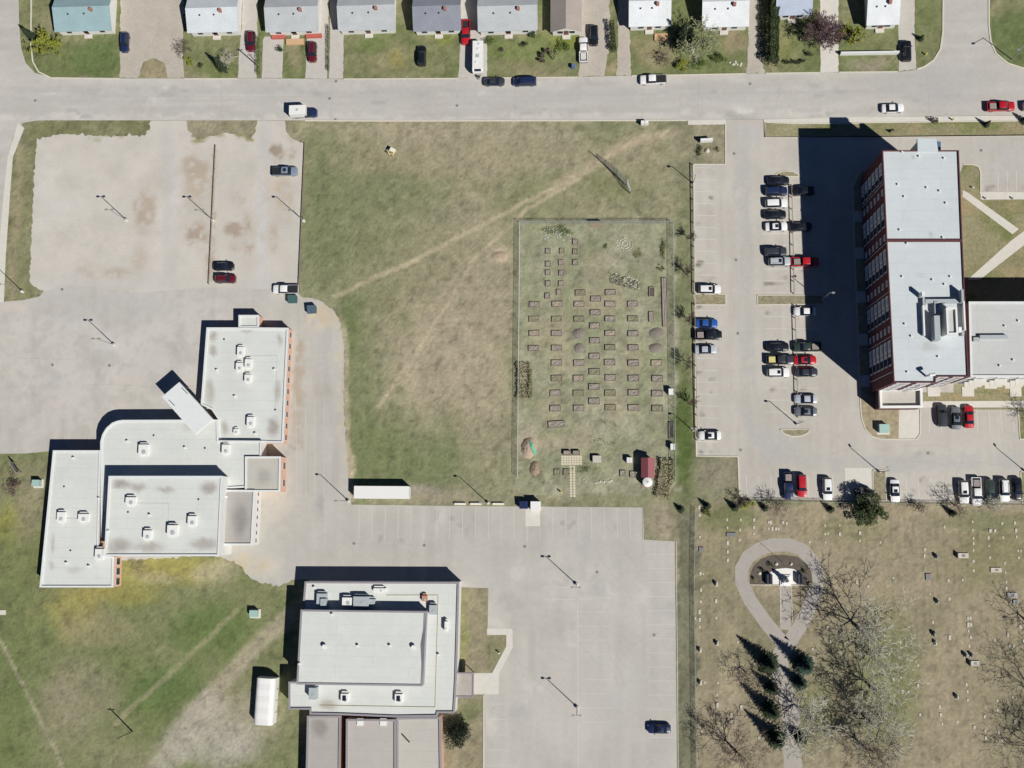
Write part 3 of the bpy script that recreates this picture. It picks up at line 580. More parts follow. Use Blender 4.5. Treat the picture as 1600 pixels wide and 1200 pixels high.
def windows(par, a, b, zs, n, w, h, frame_m=None, normal=None):
    """row of n windows on the wall running a->b (ground points), sill height zs"""
    a = Vector((a.x, a.y, 0)); b = Vector((b.x, b.y, 0)); d = (b-a).normalized(); nn = normal or Vector((d.y, -d.x, 0))
    for k in range(n):
        c = a.lerp(b, (k+.5)/n)
        def slab(w0, w1, z0, z1, t0, t1):
            return MB().add([c+d*w0+nn*t0+Vector((0,0,z0)), c+d*w1+nn*t0+Vector((0,0,z0)), c+d*w1+nn*t0+Vector((0,0,z1)), c+d*w0+nn*t0+Vector((0,0,z1)),
                             c+d*w0+nn*t1+Vector((0,0,z0)), c+d*w1+nn*t1+Vector((0,0,z0)), c+d*w1+nn*t1+Vector((0,0,z1)), c+d*w0+nn*t1+Vector((0,0,z1))],
                            [(4,5,6,7),(0,1,5,4),(1,2,6,5),(2,3,7,6),(3,0,4,7),(0,3,2,1)])
        f = mk('window', slab(-w/2-.08, w/2+.08, zs-.08, zs+h+.08, -.03, .05), frame_m or M_COPE, par)
        mk('pane', slab(-w/2, w/2, zs, zs+h, .03, .07), glass(), f, origin=ORG[par.name])
base = W(250, 780)
sch = thing('school_building', 'sprawling single-storey school with pale flat roofs, a rounded corner and a diagonal entrance canopy', 'school', (base.x, base.y, 0))
block(sch, [(323,512),(373,512),(404,512),(450,512.5),(442,692),(340,688),(341,655),(331,640),(314,632)], 3.4, M_BRICK)
block(sch, [(373,492.5),(404,492.5),(404,511.5),(373,511.5)], 3.2, M_BRICK)
block(sch, [(157,704),(157,690),(160,679),(166,669),(175,661),(184,657.5),(192,656.5),(340,656),(340.5,688.5),(408,689),(407,760),(340,764),(340,830),(158,840)], 4.1, M_WHITEW)
block(sch, [(83,704),(156.5,704),(153,868),(177,870),(176,917.5),(62,917.5)], 4.05, M_BRICK)
block(sch, [(170,744),(347,744),(341.5,868.5),(163,868.5)], 7.5, M_WHITEW)
block(sch, [(349,765.5),(398,766),(393.5,851.5),(343,851.5)], 4.6, M_WHITEW, M_ROOFP)
block(sch, [(383,713.5),(438,713.5),(437,768),(383,768)], 4.4, M_BRICK, M_ROOFT)
G5 = [W(x, y, 5.2) for x, y in [(280,597),(253,620),(305,679),(332.5,655)]]
mk('entrance_canopy', MB().prism([(p.x, p.y) for p in G5], 4.5, 5.2, bottom=True), M_COPE, sch)
for t in (0.06, 0.94):
    for u in (.08, .92):
        c = G5[0].lerp(G5[3], t).lerp(G5[1].lerp(G5[2], t), u); mk('canopy_column', MB().tube((c.x, c.y, 0), (c.x, c.y, 4.52), .14, .14, 8), M_WHITEW, sch)
for x, y in [(284,606),(264,625)]:
    p = W(x, y, 5.2); q = W(x+9, y+9, 5.2); mk('canopy_pipe', MB().tube((p.x,p.y,5.26),(q.x,q.y,5.26),.07,.07,6), M_DARK, sch)
for x, y, zr, a, b, hh in [(375,549,3.1,1.3,2,.9),(373,573,3.1,1.3,1.7,.9),(387,568,3.1,1.3,1.9,.9),(386.5,591,3.1,1.3,1.6,.9),(390.5,659,3.1,1.4,2.1,1),(368,674,3.1,.9,1,.7),(223,703,3.8,1.9,2.3,1.1),(351.5,702,3.8,1.4,2,1),(203,783,7.2,1.9,1.6,1),(268,829,7.2,1.9,2.2,1.2),(229,836,7.2,1.5,1.9,1),(299,814,7.2,1.6,2,1),(94,808,3.75,1.5,2.1,1),(129,809,3.75,2,1.6,1),(153.5,866,3.75,1.5,2.2,1.1)]:
    unit(sch, x, y, zr, a, b, hh)
for x, y, zr in [(235,805,7.2),(156,779,3.8),(430,578,3.1),(368,620,3.1),(340,579,3.1),(116,716,3.75),(170,830,7.2),(400,678,3.1),(395,660,3.1),(140,885,3.75),(105,880,3.75),(200,690,3.8),(290,700,3.8),(355,776,4.3)]: vent(sch, x, y, zr)
windows(sch, W(393.5,851.5,4.6), W(398,766,4.6), 1.9, 7, .7, .7, M_WHITEW, normal=Vector((1,0,0)))
w0 = [W(450,512.5,3.4), W(442,692,3.4)]; windows(sch, w0[1], w0[0], 1.0, 10, 1.1, 1.2, normal=Vector((1,0,0)))
w0 = [W(177,870,4.05), W(176,917.5,4.05)]; windows(sch, w0[1], w0[0], 1.0, 3, 1.4, 1.6, normal=Vector((1,0,0)))
p = W(438,713.5,4.4); q = W(437,768,4.4); windows(sch, q, p, 1, 2, 1.4, 1.4, normal=Vector((1,0,0)))
mk('downpipe', MB().tube((W(157.2,705,4.1).x-.1, W(157.2,705,4.1).y-3, 0), (W(157.2,705,4.1).x-.1, W(157.2,705,4.1).y-3, 4), .06, .06, 6), M_COPE, sch)

def drain(par, px, py, zr):
    p = W(px, py, zr); mk('roof_drain', MB().lathe((p.x, p.y), [(.22, zr-.01), (.22, zr+.05), (.1, zr+.1)], 8), M_DARK, par)
for x, y, z in [(350,530,3.12),(430,640,3.12),(200,800,7.22),(310,780,7.22),(100,760,3.77),(110,860,3.77),(240,680,3.82),(320,700,3.82)]: drain(sch, x, y, z)
for a, b, z in [((377,556),(430,640),3.14),((205,786),(262,830),7.24),((98,810),(124,812),3.79)]:
    p, q = W(*a, z), W(*b, z); mk('conduit', MB().tube((p.x,p.y,z),(q.x,p.y,z),.03,.03,5).tube((q.x,p.y,z),(q.x,q.y,z),.03,.03,5), M_UNITG, sch)
base = W(585, 1010)
hall = thing('community_hall', 'large flat-roofed hall with a raised centre roof and rows of rooftop units', 'building', (base.x, base.y, 0))
block(hall, [(476.5,909),(717,910),(713,1060),(710,1114),(684,1114),(683,1119.5),(620,1120.5),(534,1117),(484,1116),(484,1108.5),(451,1108.5),(451,1065.5),(464,1065.5),(473.5,943)], 4.35, M_WHITEW, M_ROOF, M_COPED)
P2, rr = block(hall, [(470,953),(665.5,955.5),(660,1072),(463.5,1069)], 6.7, mat('grey_siding', (170,166,172), rough=.8, var=.06), M_ROOF, M_COPED, z0=4.0, par_h=.15)
a_, b_ = W(666,956,6.7), W(660.5,1072,6.7); mk('roof_edge_wedge', MB().add([(a_.x-1.1,a_.y-6.5,6.56),(a_.x,a_.y-.4,6.56),(b_.x,b_.y+.4,6.56),(a_.x-.2,a_.y-6.5,7.0),(a_.x+.05,a_.y-.4,6.72),(b_.x+.05,b_.y+.4,6.72)], [(0,1,4,3),(0,3,5,2),(3,4,5),(1,2,5,4)]), M_COPED, hall)
block(hall, [(480,1119),(532,1119),(530,1260),(477,1260)], 3.6, M_BRICK, M_ROOFP, M_COPED)
block(hall, [(541,1124),(618,1124.5),(618,1260),(540,1260)], 4.6, M_BRICK, mat('pink_grey_roof', (190,180,174), rough=.9, var=.07, scale=.4, scale2=2), M_COPED)
block(hall, [(620,1122),(688,1121),(690,1260),(620,1260)], 3.9, M_BRICK, M_ROOFT, M_COPED)
P3 = [W(x, y, 3.3) for x, y in [(706.5,1051),(740,1051.5),(739.5,1089.5),(705,1089)]]
mk('entrance_canopy', MB().prism([(p.x,p.y) for p in P3], 2.95, 3.22, bottom=True), M_ROOFP, hall); mk('canopy_edge', MB().ring(inset([(p.x,p.y) for p in P3], -.05), inset([(p.x,p.y) for p in P3], .22), 2.9, 3.36), M_COPED, hall)
for x, y in [(738,1054),(737.5,1087)]:
    p = W(x, y, 3.0); mk('canopy_post', MB().tube((p.x,p.y,0),(p.x,p.y,2.96),.1,.1,8), M_COPED, hall)
for x, y, zr, a, b, hh, m in [(502,936,4.07,2,2.2,1.1,M_UNITG),(505,941,4.07,1.2,1.4,1.5,M_UNITG),(564,940,4.07,3.2,2,1.5,M_UNITG),(542,940,4.07,2.0,1.6,1.3,M_UNIT),(580,941,4.07,1.5,1.2,.9,M_UNITG),(593,922,4.07,2.6,.7,.8,M_UNIT),(676,953,4.07,1.4,1.9,1.2,M_UNITG),(696.5,979,4.07,.5,2.0,1.2,M_UNIT),(663,935,4.07,1.0,1.1,.8,mat('brick_chimney',(190,140,112),var=.1)),(488,1084,4.07,1.5,2.3,1.8,M_UNITG),(538,1091,4.07,1.5,1.7,.9,M_UNIT),(622.5,1091.5,4.07,1.5,1.7,.9,M_UNIT)]: unit(hall, x, y, zr, a, b, hh, m)
for x, y in [(538,1091),(622.5,1091.5)]:
    p = W(x, y, 4.97); mk('skylight', MB().box(p.x-.35,p.x+.35,p.y-.5,p.y+.5,5.0,5.1), glass(), hall)
for x, y in [(508,1010),(647,1011)]: vent(hall, x, y, 6.55, .8, .3)
for x, y, z in [(469,1037,6.55),(492,918,4.07),(686,1023,4.07),(520,960,6.55),(610,1009,6.55),(560,1009,6.55)]: vent(hall, x, y, z)
for x, y in [(563,1128),(599,1128)]:
    p = W(x, y, 4.4); mk('skylight', MB().box(p.x-.65,p.x+.65,p.y-.7,p.y+.7,4.25,4.55), M_UNIT, hall)
p = W(628,1147,3.7); q = W(640,1160,3.7); mk('roof_pipe', MB().tube((p.x,p.y,3.7),(q.x,q.y,3.7),.14,.14,6), M_DARK, hall)
pts = [W(x, y, 4.1) for x, y in [(604,930),(685,930),(680,1105),(500,1102)]]
for a, b in zip(pts[:-1], pts[1:]): mk('gas_pipe', MB().tube((a.x,a.y,4.16),(b.x,b.y,4.16),.05,.05,5), mat('yellow_pipe',(204,192,150),var=.05), hall)
windows(hall, W(706,1112,0.1), W(714,1055,0), 1.2, 3, 1.2, 1.2, normal=Vector((1,0,0)))

# ---- apartment block
AH = 17.0
base = W(1410, 430)
apt = thing('apartment_block', 'six-storey red brick apartment block with pale flat roof and bays of white windows', 'apartment block', (base.x, base.y, 0))
PB, _ = block(apt, [(1379,235),(1434,235),(1471,235),(1498,235),(1503.5,375),(1385.5,375)], AH, M_REDB, mat('apartment_roof',(204,212,214),rough=.85,var=.03,scale=.25,scale2=1.3), M_REDB, pw=.14)
PA, _ = block(apt, [(1385.6,376.5),(1503.6,376.5),(1513,588),(1462,588),(1461.5,597.5),(1397,597.5)], AH, M_REDB, MATS['apartment_roof'], M_REDB, pw=.14)
P4 = [W(x, y, AH+.1) for x, y in [(1433.5,216.5),(1463,216.5),(1466,236),(1434,236)]]; mk('stair_tower_roof', MB().prism([(p.x,p.y) for p in P4], AH-.5, AH+.1, bottom=True), MATS['apartment_roof'], apt)
P4i = inset([(p.x,p.y) for p in P4], .25); mk('stair_tower', MB().prism(P4i, 0, AH-.45, top=False), M_WHITEW, apt)
P4b = [W(x, y, 14.6) for x, y in [(1462.5,221),(1470,221),(1470,240),(1462.5,240)]]; mk('stair_glazing', MB().prism([(p.x,p.y) for p in P4b], 0, 14.6), mat('blue_glazing',(86,120,150),rough=.1,var=.05), apt)
# parapet line between the two roofs
a_, b_ = W(1385,375.7,AH), W(1503.6,375.7,AH); mk('fire_parapet', MB().obox(a_, b_, .4, AH-.35, AH+.12), M_REDB, apt)
# lower east wing
block(apt, [(1514,471.5),(1760,471.5),(1760,589),(1517,588.5)], 11.3, M_WHITEW, mat('wing_roof',(196,198,196),rough=.85,var=.04,scale=.25,scale2=1.3), M_COPE)
# south entrance with framed flat roof
block(apt, [(1374.5,608),(1441,607),(1441.5,636.5),(1376,637)], 4.5, M_REDB, M_ROOFT, M_UNIT, par_h=.9, pw=.4)
def wp(y_roof, off=0):                       # point on the west facade at roof-edge pixel row y
    t = (y_roof-235)/(597.5-235); x = 1379+18*t
    p = W(x, y_roof, AH); return p
nrm = Vector((-1, 0, 0))
bays = [(252,281),(316,353),(387,424),(460,497),(530,570)]; smalls = [297,368,440,512,301]
M_PANEL = mat('white_window_surround', (214,216,218), rough=.6, var=.04)
def slab_w(ya, yb, z0, z1, t0, t1):          # slab on the west wall between two roof-edge rows
    a = wp(ya); b = wp(yb); A = Vector((a.x, a.y, 0)); B = Vector((b.x, b.y, 0))
    return MB().add([A+nrm*t0+Vector((0,0,z0)), B+nrm*t0+Vector((0,0,z0)), B+nrm*t0+Vector((0,0,z1)), A+nrm*t0+Vector((0,0,z1)), A+nrm*t1+Vector((0,0,z0)), B+nrm*t1+Vector((0,0,z0)), B+nrm*t1+Vector((0,0,z1)), A+nrm*t1+Vector((0,0,z1))],
                    [(0,1,2,3),(4,7,6,5),(0,4,5,1),(1,5,6,2),(2,6,7,3),(3,7,4,0)])
o_apt = ORG[apt.name]
for fl in range(6):
    zf = 0.6+fl*2.75
    for bi, (ya, yb) in enumerate(bays):
        f = mk('window', slab_w(ya, yb, zf, zf+1.95, -.02, .12), M_PANEL, apt)
        L = yb-ya
        mk('pane', slab_w(ya+L*.66, yb-L*.05, zf+.1, zf+1.85, .08, .16), glass(), f, origin=o_apt)
        mk('pane', slab_w(ya+L*.10, ya+L*.36, zf+.75, zf+1.8, .08, .15), mat('blind_pane',(176,186,200),rough=.3,var=.04), f, origin=o_apt)
        mk('mullion', slab_w(ya+L*.50, ya+L*.53, zf+.05, zf+1.9, .1, .2), M_COPED, f, origin=o_apt)
    for ys in (293, 364, 436, 508):
        f = mk('window', slab_w(ys, ys+10, zf+.55, zf+1.85, -.02, .08), M_PANEL, apt)
        mk('pane', slab_w(ys+1.5, ys+8.5, zf+.68, zf+1.72, .05, .1), mat('blind_pane2',(190,190,196),rough=.3,var=.04), f, origin=o_apt)
for ys in (285, 378, 455, 525, 580): mk('downpipe', slab_w(ys, ys+.8, 0, AH-.4, 0, .1), M_COPE, apt)
for k, ys in enumerate((300,362,436,508,578)):   # ground floor patios
    a = wp(ys); mk('patio_slab', MB().box(a.x-1.9, a.x-.05, a.y-1.2, a.y+1.2, 0, .16), M_CONC, apt)
# south faces: white siding panels with brick piers between
def south_panels(pa, pb, hwall, n, frac):
    A = Vector((pa.x, pa.y, 0)); B = Vector((pb.x, pb.y, 0)); d = (B-A); nn = Vector((0,-1,0))
    for fl in range(n[1]):
        z0 = .5+fl*hwall/n[1]; z1 = z0+hwall/n[1]-.75
        for k in range(n[0]):
            p = A+d*((k+.5-frac/2)/n[0]); q = A+d*((k+.5+frac/2)/n[0])
            f = mk('window', MB().add([p+Vector((0,.02,z0)), q+Vector((0,.02,z0)), q+Vector((0,.02,z1)), p+Vector((0,.02,z1)), p+Vector((0,-.12,z0)), q+Vector((0,-.12,z0)), q+Vector((0,-.12,z1)), p+Vector((0,-.12,z1))],
                 [(4,5,6,7),(0,4,7,3),(1,2,6,5),(2,3,7,6),(0,1,5,4)]), M_PANEL, apt)
            p2 = p.lerp(q, .3); q2 = p.lerp(q, .7)
            mk('pane', MB().add([p2+Vector((0,-.14,z0+.3)), q2+Vector((0,-.14,z0+.3)), q2+Vector((0,-.14,z1-.2)), p2+Vector((0,-.14,z1-.2))], [(0,1,2,3)]), glass(), f, origin=o_apt)
south_panels(W(1398,597.5,AH), W(1461,597.5,AH), AH-.6, (2,6), .7); south_panels(W(1464,588,AH), W(1512,588,AH), AH-.6, (2,6), .7); south_panels(W(1520,588.5,11.3), W(1760,589,11.3), 10.6, (7,4), .55)
for k in range(7):                            # balconies on the wing
    p = W(1540+33*k, 589, 11.3)
    for fl in (1,2,3): mk('balcony', MB().box(p.x-1.2, p.x+1.2, p.y-1.3, p.y+.05, .3+fl*2.65, .42+fl*2.65), M_CONC, apt)
for x0, x1 in [(1449,1469),(1503,1522),(1578,1596)]:
    a, b = W(x0,613.5), W(x1,619.5); mk('patio_slab', MB().box(a.x, b.x, b.y, a.y+1.2, 0, .14), M_CONC, apt)
# rooftop plant
zr = AH-.28
def rbox(nm, x0, y0, x1, y1, h0, h1, m, par=apt):
    a, b = W(x0, y0, h1), W(x1, y1, h1); return mk(nm, MB().box(min(a.x,b.x), max(a.x,b.x), min(a.y,b.y), max(a.y,b.y), h0, h1), m, par)
a, b = W(1478.5,481,zr+3), W(1497,522,zr+3); Pp = [(a.x,a.y),(b.x,a.y),(b.x,b.y),(a.x,b.y)]
mk('lift_penthouse', MB().prism(Pp, zr-.05, zr+2.95, top=False), M_UNIT, apt); mk('penthouse_roof', MB().prism(inset(Pp,.25), zr+2.3, zr+2.55), MATS['wing_roof'], apt); mk('penthouse_parapet', MB().ring(inset(Pp,-.05), inset(Pp,.28), zr+2.4, zr+3.0), M_UNIT, apt)
rbox('rooftop_unit', 1459.5, 493, 1470, 531, zr-.02, zr+2.4, M_UNITG); rbox('rooftop_unit', 1460, 471, 1467, 490, zr-.02, zr+1.2, M_UNITG)
rbox('duct', 1446, 467.5, 1500, 473, zr+.3, zr+1.0, M_UNITG); rbox('duct', 1441.5, 477, 1446, 524, zr+.2, zr+1.1, M_UNIT); rbox('duct', 1505, 470, 1509.5, 516, zr+.2, zr+1.1, M_UNIT); rbox('rooftop_unit', 1440.5, 455.5, 1445, 462, zr-.02, zr+2.3, M_UNIT); rbox('duct',1441.5,461,1445.5,478,zr+.2,zr+.9,M_UNITG); rbox('rooftop_unit', 1502, 452, 1506.5, 472, zr-.02, zr+2, M_UNITG); rbox('rooftop_unit', 1498, 511, 1503, 519, zr-.02, zr+1.5, M_UNIT); rbox('duct',1445,473,1447.5,476,zr-.02,zr+.9,M_UNITG); rbox('duct', 1503,516,1507,524,zr-.02,zr+1.2,M_UNITG)
for dx in (1441.5, 1505):
    for yy in (480, 500, 520): rbox('duct_support', dx, yy, dx+3, yy+1, zr-.02, zr+.25, M_COPED)
for x in (1448, 1475, 1498): rbox('duct_support', x, 468, x+1, 472, zr-.02, zr+.35, M_COPED)
zw = 11.02
rbox('duct', 1531, 523.5, 1575, 528.5, zw+.15, zw+.75, M_UNITG); rbox('duct_support', 1535, 525, 1537, 527, zw-.02, zw+.2, M_COPED); rbox('duct_support', 1568, 525, 1570, 527, zw-.02, zw+.2, M_COPED); rbox('duct', 1521, 527, 1531.5, 533, zw+.05, zw+.6, M_UNITG)
p = W(1447,588,zr); mk('exhaust_stack', MB().tube((p.x,p.y,zr-.02),(p.x,p.y,zr+2.2),.22,.2,8).tube((p.x,p.y,zr+2.1),(p.x+1,p.y+.1,zr+2.3),.3,.3,8), M_UNIT, apt)
for x, y in [(1403,289),(1413,308),(1448,294),(1468,299),(1478,318),(1406,360),(1475,248),(1410,433),(1457,438),(1485,433),(1476,445),(1414,507),(1424,526),(1466,558),(1418,582),(1473,372),(1417,381),(1436,245),(1409,238)]: vent(apt, x, y, zr, .4, .12)
for x, y in [(1570,510),(1591,502),(1583,563),(1562,572)]: vent(apt, x, y, zw, .4, .12)

# ------------------------------------------------------------------ houses along the street
M_SHING = {c: mat('shingles_'+c, rgb, rough=.95, var=.08, scale=2.5, scale2=.4, spec=.1) for c, rgb in dict(pale=(206,212,216), grey=(184,188,190), slate=(142,146,156), brown=(170,160,152), teal=(150,176,180), white=(224,228,230), blue=(180,190,206)).items()}
M_TIMBER = mat('porch_timber', (206,170,132), rough=.8, var=.1); M_REDWOOD = mat('red_deck', (186,96,84), rough=.8, var=.1); M_DOOR = mat('house_door', (110,70,58), rough=.6, var=.05)
for m_ in M_SHING.values(): seams(m_, 1.2, .3, .9, .03)
def house(x0, x1, ys, depth, rc, label, gable=False, extra=None, eave=2.7, wall=None):
    a, b = W(x0, ys), W(x1, ys); y0 = (a.y+b.y)/2; y1 = y0+depth; wx = b.x-a.x; x_a, x_b = a.x, b.x; wall = wall or M_WHITEW
    t = thing('house', label, 'house', ((x_a+x_b)/2, y0, 0)); ov = .45
    if gable:                                 # ridge runs north-south, gable faces the street
        xm = (x_a+x_b)/2; rz_ = eave+1.5
        mk('wall', MB().add([(x_a,y0,0),(x_b,y0,0),(x_b,y0,eave),(xm,y0,rz_-.1),(x_a,y0,eave),(x_a,y1,0),(x_b,y1,0),(x_b,y1,eave),(xm,y1,rz_-.1),(x_a,y1,eave)], [(0,1,2,3,4),(9,8,7,6,5),(1,6,7,2),(5,0,4,9)]), wall, t)
        for s, xe in ((-1, x_a-ov), (1, x_b+ov)):
            pts = [(xe, y0-ov, eave-.25), (xe, y1+ov, eave-.25), (xm, y1+ov, rz_), (xm, y0-ov, rz_)]
            mk('roof', MB().add(pts+[(p[0],p[1],p[2]+.14) for p in pts], [(4,5,6,7),(3,2,1,0),(0,1,5,4),(1,2,6,5),(2,3,7,6),(3,0,4,7)]), M_SHING[rc], t)
    else:
        ym = (y0+y1)/2; rz_ = eave+1.7
        mk('wall', MB().add([(x_a,y0,0),(x_b,y0,0),(x_b,y1,0),(x_a,y1,0),(x_a,y0,eave),(x_b,y0,eave),(x_b,y1,eave),(x_a,y1,eave),(x_a,ym,rz_-.1),(x_b,ym,rz_-.1)], [(0,1,5,4),(1,2,6,9,5),(2,3,7,6),(3,0,4,8,7)]), wall, t)
        for s, ye in ((-1, y0-ov), (1, y1+ov)):
            pts = [(x_a-ov, ye, eave-.15), (x_b+ov, ye, eave-.15), (x_b+ov, ym, rz_), (x_a-ov, ym, rz_)]
            r = mk('roof', MB().add(pts+[(p[0],p[1],p[2]+.14) for p in pts], [(4,5,6,7),(3,2,1,0),(0,1,5,4),(1,2,6,5),(2,3,7,6),(3,0,4,7)]), M_SHING[rc], t)
        c = (x_a*.3+x_b*.7, ym-.8); mk('chimney', MB().box(c[0]-.3,c[0]+.3,c[1]-.3,c[1]+.3, eave+.8, rz_+.7), mat('chimney_brick',(170,120,104),var=.1), t)
        for k in range(2): vx = x_a+wx*(.25+.3*k); mk('roof_vent', MB().box(vx-.18,vx+.18,ym-1.6,ym-1.24,rz_-.75,rz_-.3), M_DARK, t)
    n = max(2, int(wx/3.2)); windows(t, Vector((x_a+.4,y0,0)), Vector((x_b-.4,y0,0)), 1.0, n, 1.2, 1.1)
    mk('door', MB().box(x_a+wx*.5-.5, x_a+wx*.5+.5, y0-.07, y0+.02, .1, 2.1), M_DOOR, t)
    mk('front_step', MB().box(x_a+wx*.5-.9, x_a+wx*.5+.9, y0-1.0, y0-.07, 0, .3), M_CONC, t)
    if extra == 'deck': mk('porch_deck', MB().box(x_a+wx*.32, x_a+wx*.68, y0-2.4, y0-1.02, 0, .4), M_TIMBER, t); mk('red_trim', MB().box(x_a+wx*.02, x_a+wx*.3, y0-.9, y0-.02, 0, .5), M_REDWOOD, t); mk('red_trim', MB().box(x_a+wx*.72, x_b+.5, y0-.9, y0-.02, 0, .5), M_REDWOOD, t)
    if extra == 'porch': mk('porch_deck', MB().box(x_b-3, x_b-.2, y0-2.6, y0-1.02, 0, .4), M_TIMBER, t)
    return t
house(98,180,54,9,'teal','house with teal grey roof beside the yellow-green corner tree')
house(303,376,56,9,'pale','house with very pale grey roof behind the cluttered shrub garden')
house(424,500,55,9,'grey','house with grey roof, red trimmed front and small timber deck', extra='deck')
house(536,618,53,9,'grey','house with grey roof and white front behind the wide patchy lawn')
house(652,720,54,9,'slate','house with dark slate roof beside the red pickup truck')
house(752,838,54,9,'grey','house with grey roof behind the white travel trailer')
house(864,906,55,9,'brown','house with brown gable roof facing the street', gable=True)
house(985,1044,47,9,'white','small white-roofed house with a timber porch by the tall spruce', extra='porch')
house(1098,1164,48,9,'white','white house with white roof between the birch and the gravel drive')
house(1212,1262,30,9,'blue','house with bluish roof hidden behind the purple-brown bare tree')
house(1352,1396,45,9,'white','white house behind the low white garden wall')
p, q = W(1312,86), W(1403,84.5); wl = thing('garden_wall', 'long low white garden wall between two dry front lawns', 'wall', (p.x, p.y, 0)); mk('wall', MB().obox(p, q, .3, 0, 1.15), M_UNIT, wl); mk('wall_cap', MB().obox(p, q, .42, 1.15, 1.23), M_COPE, wl)

# ------------------------------------------------------------------ cars
def car_parts(kind):
    S = dict(sedan=[(-2.32,.68,.72,.80,.5),(-2.2,.82,.88,.95,.62),(-1.75,.89,.95,1.03,.68),(-1.5,.9,.95,1.07,.68),(-.85,.91,.95,1.40,.60),(-.2,.91,.95,1.45,.62),(.35,.91,.94,1.42,.61),(1.08,.90,.93,1.02,.70),(1.75,.88,.87,.95,.64),(2.15,.80,.78,.87,.58),(2.32,.64,.58,.70,.46)],
             suv=[(-2.3,.74,.9,1.0,.6),(-2.24,.86,1.0,1.2,.68),(-1.95,.92,1.03,1.66,.66),(-.8,.93,1.03,1.73,.68),(-.1,.93,1.03,1.72,.68),(.45,.93,1.02,1.68,.66),(1.05,.92,1.02,1.13,.74),(1.75,.9,.98,1.06,.7),(2.18,.83,.9,.98,.62),(2.3,.7,.66,.8,.5)],
             van=[(-2.55,.78,1.0,1.1,.66),(-2.5,.9,1.05,1.3,.72),(-2.25,.95,1.06,1.74,.70),(-1.0,.97,1.06,1.80,.72),(.2,.97,1.05,1.79,.72),(.95,.96,1.04,1.68,.68),(1.75,.94,1.0,1.12,.74),(2.2,.9,.94,1.02,.68),(2.48,.8,.84,.92,.6),(2.55,.66,.62,.76,.48)],
             pickup=[(-.62,.93,1.06,1.74,.70),(-.5,.95,1.08,1.80,.72),(.3,.96,1.08,1.83,.73),(.9,.96,1.07,1.77,.71),(1.5,.95,1.07,1.20,.78),(2.2,.94,1.05,1.15,.76),(2.65,.88,.98,1.06,.70),(2.8,.76,.7,.86,.58)])[kind]
    gl = dict(sedan=(3,4,6,7), suv=(1,2,5,6), van=(1,2,5,6), pickup=(0,1,3,4))[kind]
    pts = []
    for x, w, zb, zr_, wr in S:
        half = [(w*.93,.24),(w,.40),(w*1.005,.62 if zb > .7 else zb*.8),(w*.985,zb),(wr,zr_-.045),(wr*.82,zr_),(wr*.4,zr_+.015)]
        sec = [(y,z) for y,z in half]+[(-y,z) for y,z in reversed(half)]
        pts.append([(x,y,z) for y,z in sec])
    n = 14; V = [p for s in pts for p in s]; body = []; parts = {'windshield':[], 'rear_window':[], 'side_window_l':[], 'side_window_r':[]}
    for i in range(len(S)-1):
        for j in range(n-1):
            f = (i*n+j, i*n+j+1, (i+1)*n+j+1, (i+1)*n+j)
            tgt = body
            if j in (3, 9) and gl[0] <= i < gl[3]: tgt = parts['side_window_l' if j == 3 else 'side_window_r']
            elif 4 <= j <= 8 and gl[2] <= i < gl[3]: tgt = parts['windshield']
            elif 4 <= j <= 8 and gl[0] <= i < gl[1] and kind != 'pickup': tgt = parts['rear_window']
            tgt.append(f)
    if kind == 'pickup': body.append(tuple(range(n)))
    else: body.append(tuple(range(n)))
    body.append(tuple(reversed(range((len(S)-1)*n, len(S)*n))))
    body += [((i+1)*n, i*n, i*n+n-1, (i+1)*n+n-1) for i in range(len(S)-1)]
    out = {}
    def sub(fs):
        mb = MB(); m = {}
        for f in fs:
            for k in f:
                if k not in m: m[k] = len(mb.v); mb.v.append(V[k])
            mb.f.append(tuple(m[k] for k in f))
        return mb
    out['body'] = sub(body)
    for k, fs in parts.items():
        if fs: out[k] = sub(fs)
    return out, S
M_GLASS_CAR = mat('car_glass', (34,40,52), rough=.06, var=0, spec=.7); M_TYRE = mat('tyre_rubber', (42,42,44), rough=.9, var=0); M_RIM = mat('alloy_rim', (170,172,176), rough=.3, var=0, metal=.8)
M_HEAD = mat('headlight_lens', (226,230,232), rough=.1, var=0); M_TAIL = mat('taillight_lens', (150,30,30), rough=.2, var=0); M_TRIM = mat('black_trim', (36,37,40), rough=.6, var=0)
CARM = {}
def paint(name, rgb, metal=.0, rough=.3): CARM[name] = mat('paint_'+name, rgb, rough=rough, var=0, metal=metal, coat=.4)
for nme, rgb in dict(white=(240,240,238), silver=(186,192,200), grey=(112,116,122), dark=(58,62,68), black=(30,32,38), navy=(34,46,84), blue=(44,92,168), red=(188,34,44), maroon=(98,28,40), green=(52,66,60), steel=(128,142,158)).items(): paint(nme, rgb)
CT = {}
placeholder = CARM['grey']
